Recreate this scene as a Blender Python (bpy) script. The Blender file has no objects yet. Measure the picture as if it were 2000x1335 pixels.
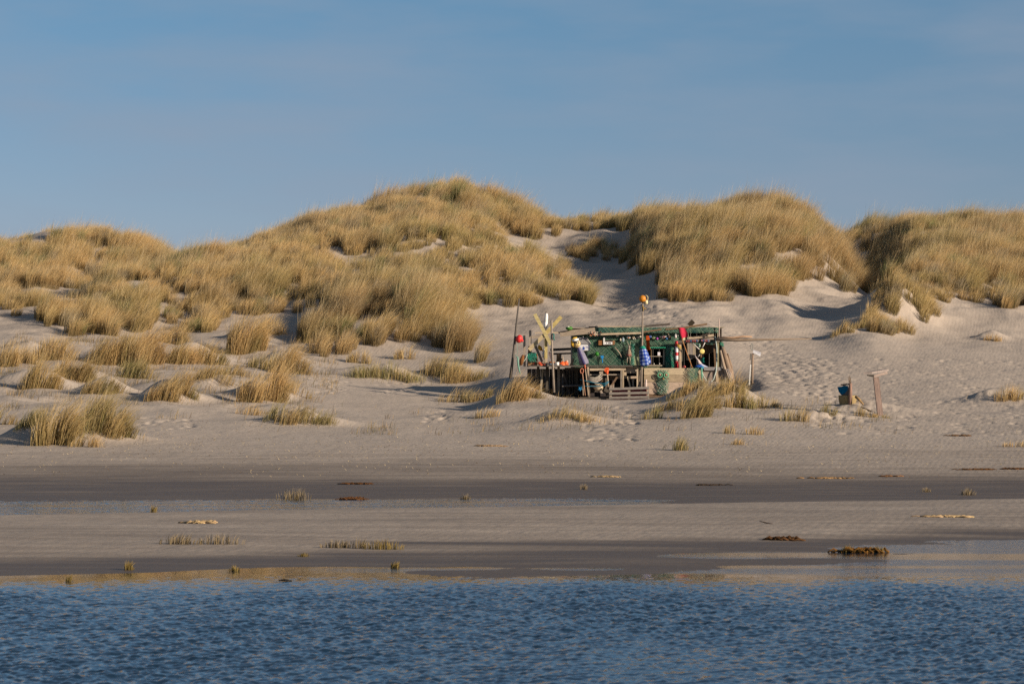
import bpy, math, random
import numpy as np
from mathutils import Vector, Matrix
rng = np.random.default_rng(7)
random.seed(7)
S = bpy.context.scene
COL = S.collection

# ---------------------------------------------------------------- camera
F = 5555.0      # focal length in photo pixels (100 mm on 36 mm)
H = 2.0         # eye height above the water
YH = 817.0      # photo row of the true horizon
cd = bpy.data.cameras.new('camera'); cam = bpy.data.objects.new('camera', cd); COL.objects.link(cam)
cd.lens = 36.0 * F / 2000.0; cd.sensor_width = 36.0
cam.location = (0, 0, H); cam.rotation_euler = (math.radians(90), 0, 0)
cd.shift_y = (YH - 667.5) / 2000.0
cd.clip_start = 0.5; cd.clip_end = 6000
cd.dof.use_dof = True; cd.dof.focus_distance = 135; cd.dof.aperture_fstop = 7.0
S.camera = cam

# ---------------------------------------------------------------- light
SUN_AZ = math.radians(122)      # clockwise from +Y (view direction): right, a little behind the camera
SUN_EL = math.radians(16.5)
to_sun = Vector((math.sin(SUN_AZ)*math.cos(SUN_EL), math.cos(SUN_AZ)*math.cos(SUN_EL), math.sin(SUN_EL)))
sl = bpy.data.lights.new('sun', 'SUN'); so = bpy.data.objects.new('sun', sl); COL.objects.link(so)
sl.energy = 5.0; sl.angle = math.radians(0.5); sl.color = (1.0, 0.84, 0.67)
so.rotation_euler = to_sun.to_track_quat('Z', 'Y').to_euler()
so.location = to_sun * 50

w = bpy.data.worlds.new("World"); S.world = w; w.use_nodes = True
nt = w.node_tree; bg = nt.nodes['Background']
sky = nt.nodes.new('ShaderNodeTexSky'); sky.sky_type = 'NISHITA'; sky.sun_disc = False
sky.sun_elevation = SUN_EL; sky.sun_rotation = SUN_AZ
sky.air_density = 1.0; sky.dust_density = 0.3; sky.ozone_density = 2.0
tc = nt.nodes.new('ShaderNodeTexCoord')
mp = nt.nodes.new('ShaderNodeMapping'); mp.inputs['Scale'].default_value = (5, 5, 22); mp.inputs['Rotation'].default_value = (0, math.radians(-8), 0)
nz = nt.nodes.new('ShaderNodeTexNoise'); nz.inputs['Scale'].default_value = 2.2; nz.inputs['Detail'].default_value = 5; nz.inputs['Roughness'].default_value = 0.5
cr = nt.nodes.new('ShaderNodeValToRGB'); cr.color_ramp.elements[0].position = 0.40; cr.color_ramp.elements[1].position = 0.80
cr.color_ramp.elements[0].color = (0, 0, 0, 1); cr.color_ramp.elements[1].color = (0.6, 0.6, 0.6, 1)
mx = nt.nodes.new('ShaderNodeMix'); mx.data_type = 'RGBA'
L = nt.links.new
L(tc.outputs['Generated'], mp.inputs['Vector']); L(mp.outputs[0], nz.inputs['Vector']); L(nz.outputs['Fac'], cr.inputs['Fac'])
tint = nt.nodes.new('ShaderNodeMix'); tint.data_type = 'RGBA'; tint.blend_type = 'MULTIPLY'; tint.inputs[0].default_value = 1.0; sx_ = nt.nodes.new('ShaderNodeSeparateXYZ'); L(tc.outputs['Generated'], sx_.inputs[0])
mr_ = nt.nodes.new('ShaderNodeMapRange'); mr_.inputs['From Min'].default_value = 0.03; mr_.inputs['From Max'].default_value = 0.16; L(sx_.outputs[2], mr_.inputs['Value'])
tm_ = nt.nodes.new('ShaderNodeMix'); tm_.data_type = 'RGBA'; tm_.inputs[6].default_value = (1.05, 0.83, 0.87, 1); tm_.inputs[7].default_value = (0.65, 0.90, 1.03, 1)
L(mr_.outputs[0], tm_.inputs[0])
mr2 = nt.nodes.new('ShaderNodeMapRange'); mr2.inputs['From Min'].default_value = 0.18; mr2.inputs['From Max'].default_value = 0.5; L(sx_.outputs[2], mr2.inputs['Value'])
tm2 = nt.nodes.new('ShaderNodeMix'); tm2.data_type = 'RGBA'; tm2.inputs[7].default_value = (0.92, 0.90, 0.88, 1)
L(mr2.outputs[0], tm2.inputs[0]); L(tm_.outputs[2], tm2.inputs[6]); L(tm2.outputs[2], tint.inputs[7])
skm = nt.nodes.new('ShaderNodeMapping'); skm.inputs['Location'].default_value = (0, 0, 0.06); L(tc.outputs['Generated'], skm.inputs['Vector']); L(skm.outputs[0], sky.inputs['Vector'])
L(sky.outputs[0], tint.inputs[6])
L(cr.outputs['Color'], mx.inputs[0]); L(tint.outputs[2], mx.inputs[6]); mx.inputs[7].default_value = (3.0, 3.6, 4.6, 1)
L(mx.outputs[2], bg.inputs['Color']); bg.inputs['Strength'].default_value = 0.063

S.view_settings.view_transform = 'Standard'; S.view_settings.look = 'None'
S.view_settings.exposure = 0.58; S.view_settings.gamma = 1.0
S.render.engine = 'CYCLES'
S.cycles.use_denoising = False
S.cycles.max_bounces = 5; S.cycles.diffuse_bounces = 3; S.cycles.glossy_bounces = 3; S.cycles.transmission_bounces = 3
S.cycles.caustics_reflective = False; S.cycles.caustics_refractive = False
S.render.film_transparent = False

# ---------------------------------------------------------------- helpers
def tag(o, label=None, cat=None, group=None, kind=None):
    if label: o['label'] = label
    if cat: o['category'] = cat
    if group: o['group'] = group
    if kind: o['kind'] = kind
    return o

def smooth(a, b, x):
    t = np.clip((x - a) / (b - a), 0, 1); return t * t * (3 - 2 * t)

_perm = np.random.default_rng(3).random((256, 256))
def vnoise(x, y):
    xi = np.floor(x).astype(int); yi = np.floor(y).astype(int)
    fx = x - xi; fy = y - yi
    fx = fx*fx*fx*(fx*(fx*6-15)+10); fy = fy*fy*fy*(fy*(fy*6-15)+10)
    x0 = xi & 255; x1 = (xi+1) & 255; y0 = yi & 255; y1 = (yi+1) & 255
    return ((_perm[x0, y0]*(1-fx) + _perm[x1, y0]*fx)*(1-fy) + (_perm[x0, y1]*(1-fx) + _perm[x1, y1]*fx)*fy)*2-1
def fbm(x, y, octv=4, gain=0.5):
    s = 0; a = 1; n = 0
    for i in range(octv):
        s = s + a*vnoise(x*(2**i)+17.3*i, y*(2**i)+9.1*i); n += a; a *= gain
    return s / n

def pchip(xk, yk, xq):
    """monotone cubic through (xk, yk); yk may be 2-D (curves in columns)."""
    yk = np.asarray(yk, float); xk = np.asarray(xk, float)
    h = np.diff(xk); sh = (len(h),) + (1,)*(yk.ndim-1)
    d = np.diff(yk, axis=0) / h.reshape(sh)
    m = np.zeros_like(yk)
    w1 = (2*h[1:] + h[:-1]).reshape((-1,)+sh[1:]); w2 = (h[1:] + 2*h[:-1]).reshape((-1,)+sh[1:])
    same = d[:-1]*d[1:] > 0
    with np.errstate(divide='ignore', invalid='ignore'):
        hm = (w1 + w2) / (w1/d[:-1] + w2/d[1:])
    m[1:-1] = np.where(same, hm, 0); m[0] = d[0]; m[-1] = d[-1]
    i = np.clip(np.searchsorted(xk, xq) - 1, 0, len(h)-1)
    t = ((xq - xk[i]) / h[i]).reshape((-1,)+sh[1:]); hh = h[i].reshape((-1,)+sh[1:])
    t = np.clip(t, 0, 1)
    return (2*t**3-3*t**2+1)*yk[i] + (t**3-2*t**2+t)*hh*m[i] + (-2*t**3+3*t**2)*yk[i+1] + (t**3-t**2)*hh*m[i+1]

def in_poly(x, y, P):
    P = np.asarray(P, float); n = len(P); c = np.zeros(np.shape(x), bool); j = n-1
    for i in range(n):
        xi, yi = P[i]; xj, yj = P[j]
        if yi != yj:
            c ^= ((yi > y) != (yj > y)) & (x < (xj-xi)*(y-yi)/(yj-yi)+xi)
        j = i
    return c

# ---------------------------------------------------------------- terrain
# profile of the dunes: for each bearing (given as the photo column) the photo row of the ground at each distance
LV = np.array([108, 116, 125, 132, 140, 148, 156, 164, 172, 180, 190, 200, 210, 225], float)
PCOL = np.array([-400, 0, 100, 200, 300, 400, 500, 600, 700, 800, 900, 1000, 1100, 1200, 1300, 1400, 1500, 1600, 1700, 1800, 1900, 2000, 2400], float)
TAB = np.array([
 [838,800,765,735,700,665,640,600,570,540,505,490,515,570],
 [838,806,772,740,702,665,636,605,575,543,505,488,510,560],
 [838,806,772,740,704,666,628,598,574,545,492,466,490,550],
 [838,808,775,744,706,668,630,600,562,568,505,462,482,540],
 [840,808,777,747,712,676,640,600,548,546,525,495,505,560],
 [842,812,782,752,716,685,645,590,532,512,530,540,545,570],
 [843,815,786,757,722,692,640,580,525,498,482,495,520,560],
 [844,818,788,760,727,690,640,580,520,488,455,448,480,540],
 [845,820,792,766,735,692,605,572,528,490,447,424,438,510],
 [845,822,796,772,745,692,588,568,522,478,436,398,390,460],
 [846,823,798,776,748,690,640,594,540,488,444,410,374,450],
 [842,816,775,766,722,683,642,600,552,508,474,462,412,480],
 [840,812,778,780,716,680,640,605,572,536,500,464,446,500],
 [838,810,781,786,716,680,642,605,570,540,500,458,445,480],
 [836,806,776,786,712,672,632,588,536,480,430,424,450,520],
 [835,800,768,776,706,666,626,584,524,464,420,436,470,520],
 [836,802,770,746,715,675,630,582,514,454,412,428,460,520],
 [836,806,776,746,714,680,640,600,545,484,450,515,490,500],
 [838,808,780,750,715,672,622,588,586,576,562,530,442,480],
 [840,810,780,750,717,684,650,576,538,528,490,458,436,480],
 [842,812,782,752,720,686,652,588,545,522,494,464,445,490],
 [842,812,782,755,722,688,650,598,555,522,496,474,458,500],
 [842,812,782,755,722,688,650,598,555,522,496,474,458,500]], float)
ZT = H + (YH - TAB) * LV[None, :] / F              # columns x levels

tc_ = np.concatenate([np.linspace(-0.9, -0.28, 30), np.arange(-0.27, 0.27, 0.00070), np.linspace(0.28, 0.9, 30)])
dr_ = np.concatenate([np.linspace(2, 28, 14), np.arange(30, 72, 0.45), np.arange(72, 100, 0.28), np.arange(100, 170, 0.16), np.arange(170, 216, 0.3), 216 + np.geomspace(1, 700, 28)])
PXc = 1000 + tc_ * F
colz = pchip(PCOL, ZT, np.clip(PXc, -400, 2400))   # per mesh column, at LV
f1 = np.interp(PXc, [-800, 0, 300, 600, 900, 1100, 1500, 1800, 2000, 2800], [35.5, 36.4, 37.2, 39.0, 41.8, 43.0, 44.0, 46.5, 47.5, 49.5])
f2 = np.interp(PXc, [-800, 0, 500, 1000, 1300, 2000, 2800], [55, 57, 60, 62.5, 64.5, 68.5, 72])
fl = smooth(1150, 1500, PXc)                       # the channel behind the bar dries out to the right
Zg = np.zeros((len(dr_), len(tc_)))
for j in range(len(tc_)):
    a, b, q = f1[j], f2[j], fl[j]
    wq = smooth(500, 1000, PXc[j]); md = smooth(450, 800, PXc[j])*(1-smooth(1250, 1600, PXc[j]))
    kx = [0, 30, a-7, a-4.5, a, a+3.2, (a+b)/2, b-1.5, b, b+1.2, b+4, 73.5, 80, 90, 100] + list(LV) + [260, 330, 1000]
    kz = [-0.6, -0.12, -0.05+0.03*wq+0.016*md, -0.035+0.031*wq+0.012*md, 0.002+0.012*md, 0.045, 0.125, 0.115, 0.05, -0.012+0.035*q, -0.014+0.035*q, 0.02+0.03*q, 0.13, 0.55, 1.08] + list(colz[j]) + [9.0, 8.0, 6.0]
    if kx[11] <= kx[10]: kx[11] = kx[10] + 1
    Zg[:, j] = pchip(kx, kz, dr_)
Dg, Tg = np.meshgrid(dr_, tc_, indexing='ij')
Xg = Tg * Dg; Yg = Dg
amp = 0.06 + 0.66 * smooth(4.5, 8.5, Zg)
amp = amp * smooth(84, 104, Dg)
Zg += amp * fbm(Xg/7.0, Yg/7.0, 4) + (0.06+0.24*smooth(6.5, 9, Zg))*smooth(100, 112, Dg)*fbm(Xg/2.6+40, Yg/2.6, 3)
_px = 1000+Tg*F
Zg += 0.30*(1-smooth(560, 700, _px))*smooth(112, 122, Dg)*(1-smooth(150, 162, Dg))*fbm(Xg/3.2+5, Yg/3.4+3, 3)
Zg += 0.022 * smooth(48, 60, Dg) * (1-smooth(84, 96, Dg)) * 0.4 * fbm(Xg/3.0, Yg/1.2, 3)
Zg += 0.008 * smooth(36, 42, Dg) * (1-smooth(52, 58, Dg)) * fbm(Xg/2.5, Yg/0.8, 3)
Zg += 0.020 * (1-smooth(52, 58, Dg)) * smooth(500, 1000, 1000+Tg*F) * fbm(Xg/3.2+9, Yg/1.9, 3) * smooth(35.5, 38, Dg)
# trampled sand, and churned loose patches
def PXY():
    return 1000 + Xg/Dg*F, YH - (Zg - H)*F/Dg

def locate(px, py, d0=70.0, d1=222.0):
    """first ground point met looking along photo pixel (px, py)"""
    j = np.interp((px-1000)/F, tc_, np.arange(len(tc_))); j0 = int(j); f = j - j0
    zc = Zg[:, j0]*(1-f) + Zg[:, min(j0+1, len(tc_)-1)]*f
    rows = YH - (zc - H)*F/dr_
    ok = np.where((dr_ >= d0) & (dr_ <= d1) & (rows <= py))[0]
    i = ok[0] if len(ok) else int(np.argmin(np.where((dr_ >= d0) & (dr_ <= d1), rows, 9e9)))
    d = dr_[i]
    if i > 0 and len(ok) and rows[i-1] > py and dr_[i-1] >= d0-1:
        d = dr_[i-1] + (dr_[i]-dr_[i-1])*(rows[i-1]-py)/(rows[i-1]-rows[i])
    return (px-1000)/F*d, d

def ground(x, y):
    x = np.asarray(x, float); y = np.asarray(y, float)
    i = np.interp(y, dr_, np.arange(len(dr_))); j = np.interp(x/np.maximum(y, 0.1), tc_, np.arange(len(tc_)))
    i0 = np.minimum(i.astype(int), len(dr_)-2); j0 = np.minimum(j.astype(int), len(tc_)-2); fi = i-i0; fj = j-j0
    return (Zg[i0, j0]*(1-fi)*(1-fj) + Zg[i0+1, j0]*fi*(1-fj) + Zg[i0, j0+1]*(1-fi)*fj + Zg[i0+1, j0+1]*fi*fj)

def mound(x, y, h, rx, ry):
    i0, i1 = np.searchsorted(dr_, [y-3.2*ry, y+3.2*ry])
    t0, t1 = (x-3.2*rx)/max(y-3*ry, 1), (x+3.2*rx)/max(y-3*ry, 1)
    t0 = min(t0, (x-3.2*rx)/(y+3*ry)); t1 = max(t1, (x+3.2*rx)/(y+3*ry))
    j0, j1 = np.searchsorted(tc_, [t0, t1])
    s = (slice(i0, i1), slice(j0, j1))
    g = h*np.exp(-((Xg[s]-x)/rx)**2 - ((Yg[s]-y)/ry)**2)
    if h > 0.1: g = g*(1 + 0.4*fbm(Xg[s]/1.3+x, Yg[s]/1.3, 3))
    Zg[s] += g

# level pad under the hut, scoured round its sides
FLOOR = 2.97
ux = np.maximum(np.maximum(0.2-Xg, Xg-10.0), 0); uy = np.maximum(np.maximum(128.6-Yg, Yg-133.7), 0)
pad = 1 - smooth(0.0, 1.7, np.hypot(ux, uy*0.75))
Zg = Zg*(1-pad) + np.minimum(Zg, FLOOR)*pad
for (px, py, h, rx, ry) in [(1365, 778, 0.40, 1.5, 1.6), (1335, 800, 0.25, 1.2, 1.2), (1440, 775, 0.3, 1.0, 1.2), (1015, 775, 0.35, 1.3, 1.4), (1100, 825, 0.35, 1.6, 1.1),
                            (910, 815, 0.14, 1.8, 1.2), (590, 828, 0.35, 1.9, 1.0), (150, 860, 0.45, 2.2, 1.3), (60, 840, 0.2, 1.2, 1.0), (750, 735, 0.4, 1.9, 1.2), (890, 740, 0.4, 1.7, 1.3),
                            (330, 775, 0.4, 1.4, 1.1), (400, 755, 0.35, 1.5, 1.1), (510, 775, 0.4, 1.4, 1.2), (210, 765, 0.35, 1.2, 1.0), (1960, 785, 0.38, 1.9, 1.4), (1690, 800, 0.2, 2.2, 1.5),
                            (1560, 815, 0.2, 2.2, 1.3), (160, 740, 0.4, 1.6, 1.1), (70, 745, 0.4, 1.8, 1.2), (250, 705, 0.5, 1.6, 1.2), (370, 700, 0.45, 1.8, 1.2), (475, 670, 0.5, 1.1, 1.0), (550, 710, 0.4, 1.3, 1.0),
                            (1645, 655, 0.3, 0.8, 0.8), (1936, 662, 0.3, 0.9, 0.8), (60, 690, .35, 1.6, 1.1), (1752, 618, 1.0, 1.9, 3.0)]:
    x, y = locate(px, py); mound(x, y, h*1.7, rx*0.9, ry*0.9)
# footprints: shallow dents with pushed-up rims
PXg, PYg = PXY()
trod = np.zeros_like(Zg)
TROD = [([(1150, 585), (1290, 592), (1420, 640), (1500, 660), (1570, 690), (1645, 735), (1640, 800), (1560, 770), (1490, 730), (1470, 690), (1400, 650), (1250, 628), (1150, 610)], 620),
        ([(1640, 700), (2000, 700), (2000, 850), (1640, 850)], 420), ([(620, 735), (680, 735), (680, 770), (620, 765)], 60), ([(830, 805), (880, 800), (870, 825), (830, 828)], 45),
        ([(1140, 825), (1245, 825), (1245, 860), (1140, 860)], 90), ([(1590, 800), (1650, 800), (1650, 835), (1590, 835)], 70), ([(260, 815), (380, 815), (380, 840), (260, 840)], 50),
        ([(1480, 700), (1640, 700), (1640, 790), (1480, 760)], 260), ([(740, 745), (830, 745), (830, 765), (720, 770)], 40), ([(1180, 790), (1260, 800), (1240, 830), (1200, 830)], 60)]
for poly, n in TROD:
    P = np.array(poly); k = 0
    while k < n:
        px = rng.uniform(P[:, 0].min(), P[:, 0].max()); py = rng.uniform(P[:, 1].min(), P[:, 1].max())
        if not in_poly(np.array([px]), np.array([py]), poly)[0]: continue
        x, y = locate(px, py); k += 1
        if y < 95 or y > 190: continue
        s_ = rng.uniform(0.6, 1.2)
        mound(x, y, -0.055*s_, 0.105*s_, 0.17*s_)
        if k % 3 == 0: mound(x+rng.uniform(-.15, .15), y+0.2, 0.03*s_, 0.12*s_, 0.15*s_)

def grid_mesh(name, X, Y, Z, mat, smooth_=True):
    n, m = X.shape
    V = np.stack([X, Y, Z], -1).reshape(-1, 3).astype(np.float32)
    I = np.arange(n*m).reshape(n, m)
    Q = np.stack([I[:-1, :-1], I[:-1, 1:], I[1:, 1:], I[1:, :-1]], -1).reshape(-1, 4)
    me = bpy.data.meshes.new(name)
    me.vertices.add(len(V)); me.vertices.foreach_set('co', V.ravel())
    me.loops.add(Q.size); me.loops.foreach_set('vertex_index', Q.ravel().astype(np.int32))
    me.polygons.add(len(Q)); me.polygons.foreach_set('loop_start', (np.arange(len(Q))*4).astype(np.int32))
    me.update(calc_edges=True)
    if smooth_: me.shade_smooth()
    me.materials.append(mat)
    o = bpy.data.objects.new(name, me); COL.objects.link(o)
    return o

# ---------------------------------------------------------------- materials
def new_mat(name):
    m = bpy.data.materials.new(name); m.use_nodes = True
    return m, m.node_tree, m.node_tree.nodes['Principled BSDF'], m.node_tree.links.new
def N(t, kind, **kw):
    n = t.nodes.new('ShaderNode'+kind)
    for k, v in kw.items():
        if k in n.inputs: n.inputs[k].default_value = v
        else: setattr(n, k, v)
    return n
def mixc(t, l, fac, a, b, blend='MIX'):
    n = t.nodes.new('ShaderNodeMix'); n.data_type = 'RGBA'; n.blend_type = blend
    for s, v in ((0, fac), (6, a), (7, b)):
        if hasattr(v, 'is_output') or isinstance(v, bpy.types.NodeSocket): l(v, n.inputs[s])
        else: n.inputs[s].default_value = v
    return n.outputs[2]

def sand_mat():
    m, t, p, l = new_mat('sand')
    geo = N(t, 'NewGeometry'); wet = N(t, 'Attribute', attribute_name='wet'); tr = N(t, 'Attribute', attribute_name='gr')
    n1 = N(t, 'TexNoise', Scale=0.35, Detail=5.0); n2 = N(t, 'TexNoise', Scale=3.0, Detail=5.0); n3 = N(t, 'TexNoise', Scale=22.0, Detail=4.0)
    mp2 = N(t, 'Mapping'); mp2.inputs['Scale'].default_value = (0.18, 1.0, 1.0)
    l(geo.outputs['Position'], mp2.inputs['Vector'])
    nst = N(t, 'TexNoise', Scale=1.6, Detail=5.0); l(mp2.outputs[0], nst.inputs['Vector'])
    for n in (n1, n2, n3): l(geo.outputs['Position'], n.inputs['Vector'])
    c = mixc(t, l, n1.outputs['Fac'], (0.325, 0.275, 0.225, 1), (0.475, 0.41, 0.34, 1))
    c = mixc(t, l, n2.outputs['Fac'], c, (0.335, 0.28, 0.23, 1))
    r3 = N(t, 'ValToRGB'); r3.color_ramp.elements[0].position = 0.30; r3.color_ramp.elements[1].position = 0.46
    r3.color_ramp.elements[0].color = (0.55, 0.5, 0.45, 1); r3.color_ramp.elements[1].color = (1, 1, 1, 1)
    l(n3.outputs['Fac'], r3.inputs['Fac'])
    c = mixc(t, l, 0.22, c, r3.outputs['Color'], 'MULTIPLY')
    # moisture: darker, browner, shinier
    wadd = N(t, 'Math', operation='ADD'); wsc = N(t, 'MapRange'); 
    wsc.inputs['From Min'].default_value = 0.25; wsc.inputs['From Max'].default_value = 0.75; wsc.inputs['To Min'].default_value = -0.22; wsc.inputs['To Max'].default_value = 0.22
    l(nst.outputs['Fac'], wsc.inputs['Value']); l(wet.outputs['Fac'], wadd.inputs[0]); l(wsc.outputs[0], wadd.inputs[1])
    wm = N(t, 'Math', operation='MULTIPLY', use_clamp=True); l(wadd.outputs[0], wm.inputs[0])
    wg = N(t, 'Math', operation='GREATER_THAN'); 
    ws = N(t, 'MapRange', interpolation_type='SMOOTHSTEP'); ws.inputs['From Min'].default_value = 0.0; ws.inputs['From Max'].default_value = 0.15
    l(wet.outputs['Fac'], ws.inputs['Value']); l(ws.outputs[0], wm.inputs[1])
    c = mixc(t, l, wm.outputs[0], c, (0.10, 0.074, 0.052, 1))
    l(c, p.inputs['Base Color'])
    rr = N(t, 'MapRange'); rr.inputs['To Min'].default_value = 0.95; rr.inputs['To Max'].default_value = 0.50
    l(wm.outputs[0], rr.inputs['Value']); l(rr.outputs[0], p.inputs['Roughness'])
    p.inputs['Specular IOR Level'].default_value = 0.14
    # ripples and lumps
    mp3 = N(t, 'Mapping'); mp3.inputs['Scale'].default_value = (1.0, 0.45, 1.0); mp3.inputs['Rotation'].default_value = (0, 0, math.radians(25))
    l(geo.outputs['Position'], mp3.inputs['Vector'])
    nb = N(t, 'TexNoise', Scale=1.6, Detail=7.0, Roughness=0.62); l(mp3.outputs[0], nb.inputs['Vector'])
    wv = N(t, 'TexWave', Scale=1.7, Distortion=7.0, Detail=3.0); wv.inputs['Detail Scale'].default_value = 0.6; l(mp3.outputs[0], wv.inputs['Vector'])
    ad = N(t, 'Math', operation='MULTIPLY_ADD'); l(wv.outputs['Fac'], ad.inputs[0]); ad.inputs[1].default_value = 0.04; l(nb.outputs['Fac'], ad.inputs[2])
    dm = N(t, 'MapRange'); dm.inputs['To Min'].default_value = 0.07; dm.inputs['To Max'].default_value = 0.02; l(wm.outputs[0], dm.inputs['Value'])
    bp = N(t, 'Bump'); bp.inputs['Strength'].default_value = 0.75; l(dm.outputs[0], bp.inputs['Distance'])
    l(ad.outputs[0], bp.inputs['Height']); l(bp.outputs[0], p.inputs['Normal'])
    return m
SAND = sand_mat()

terrain = grid_mesh('terrain', Xg, Yg, Zg, SAND)
tag(terrain, 'pale rippled sand of the beach and dunes', kind='structure')
wet = np.maximum(1-smooth(0.012, 0.085, Zg + 0.030*fbm(Xg/6, Yg/1.6, 4)), 0)*(Dg < 75)
wet = np.maximum(wet, (Dg >= 66)*(1-smooth(74, 100, Dg + 7.0*fbm(Xg/14, Yg/4, 4)))*smooth(66, 69, Dg)*1.0)
wet = np.maximum(wet, 0.16*0+0.42*smooth(36, 40, Dg)*(1-smooth(66, 70, Dg))*(.75+.4*fbm(Xg/8, Yg/2.5, 4)) + 0.34*smooth(66, 70, Dg)*(1-smooth(80, 108, Dg + 3*fbm(Xg/9, Yg/3, 3))))
at = terrain.data.attributes.new('wet', 'FLOAT', 'POINT'); at.data.foreach_set('value', wet.ravel().astype(np.float32))

# ---------------------------------------------------------------- water
def water_mat():
    m, t, p, l = new_mat('water')
    p.inputs['Base Color'].default_value = (0.006, 0.02, 0.04, 1); p.inputs['Roughness'].default_value = 0.04; p.inputs['IOR'].default_value = 1.333
    geo = N(t, 'NewGeometry'); mp_ = N(t, 'Mapping'); mp_.inputs['Scale'].default_value = (1.0, 0.8, 1.0); l(geo.outputs['Position'], mp_.inputs['Vector'])
    n = N(t, 'TexNoise', Scale=17.0, Detail=3.0); l(mp_.outputs[0], n.inputs['Vector'])
    at = N(t, 'Attribute', attribute_name='chop')
    ml = N(t, 'Math', operation='MULTIPLY'); l(at.outputs['Fac'], ml.inputs[0]); ml.inputs[1].default_value = 0.012
    b = N(t, 'Bump'); b.inputs['Strength'].default_value = 1.0; l(ml.outputs[0], b.inputs['Distance']); l(n.outputs['Fac'], b.inputs['Height']); l(b.outputs[0], p.inputs['Normal'])
    return m
WATER = water_mat()
wt = np.concatenate([np.linspace(-1.5, -0.24, 20), np.arange(-0.23, 0.23, 0.00072), np.linspace(0.24, 1.5, 20)])
wd = np.concatenate([np.linspace(1, 13, 8), np.arange(14, 20, 0.1), np.arange(20, 40, 0.03), np.arange(40, 50, 0.045), np.arange(50, 55, .5), np.arange(55, 71, 0.05), np.arange(71, 80, .5)])
WD, WT = np.meshgrid(wd, wt, indexing='ij'); WX = WT*WD; WY = WD.copy()
WF1 = np.interp(1000+WT*F, PXc, f1)
WFC = np.interp(1000+WT*F, [0, 600, 1000, 2000], [36.6, 37.4, 37.2, 37.6])
chop = smooth(-0.2, -5.0, WD-WFC + 0.8*fbm(WX/3, WY/3, 2))*(WD > 16)*(np.abs(WT) < 0.235)
WZ = np.zeros_like(WX); r2 = np.random.default_rng(5)
for lam0, n, st in ((0.6, 6, 0.022), (0.21, 18, 0.065), (0.125, 28, 0.10), (0.085, 28, 0.075)):
    for i in range(n):
        lam = lam0*r2.uniform(0.72, 1.38); k = 2*math.pi/lam; th = math.radians(-22) + r2.normal(0, 0.55)
        a = st/k*math.sqrt(2.0/n)*2.0
        ph = k*(WX*math.cos(th)+WY*math.sin(th)) + r2.uniform(0, 6.28) + 0.9*vnoise(WX/1.7+i, WY/1.7)
        WZ += a*(np.sin(ph) + 0.22*np.cos(2*ph))
gust = 0.80 + 0.9*fbm(WX/3.5+3, WY/7.0, 3)
lane = smooth(-0.45, 0.25, fbm(WX/6.0+2, WY/1.1, 3)); wpx = 1000+WT*F
chop2 = (0.10+0.24*lane)*smooth(53, 56, WD) + (1-smooth(50, 54, WD))*smooth(35.0, 37.5, WD)*(0.012+0.06*lane*smooth(250, 1200, wpx))
WZ = WZ*(chop*gust*0.95 + chop2*(np.abs(WT) < 0.225))
water = grid_mesh('water', WX, WY, WZ, WATER)
tag(water, 'wind rippled blue water and calm tidal pools', kind='structure')
ca = chop*gust*0.10 + 0.02 + 1.2*smooth(50, 56, WD)*(.35+.65*lane) + 1.4*(1-smooth(50, 54, WD))*smooth(35.5, 38.0, WD)*(.12+.88*lane)*smooth(450, 1100, wpx)
at = water.data.attributes.new('chop', 'FLOAT', 'POINT'); at.data.foreach_set('value', ca.ravel().astype(np.float32))
# ---------------------------------------------------------------- grass
def grass_mat():
    m, t, p, l = new_mat('marram_grass')
    a = N(t, 'Attribute', attribute_name='Col'); l(a.outputs['Color'], p.inputs['Base Color'])
    p.inputs['Roughness'].default_value = 0.7; p.inputs['Specular IOR Level'].default_value = 0.2
    tr = N(t, 'BsdfTranslucent'); l(a.outputs['Color'], tr.inputs['Color'])
    mx_ = N(t, 'MixShader'); mx_.inputs[0].default_value = 0.34
    l(p.outputs[0], mx_.inputs[1]); l(tr.outputs[0], mx_.inputs[2]); l(mx_.outputs[0], t.nodes['Material Output'].inputs['Surface'])
    return m
GRASS = grass_mat()

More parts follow.
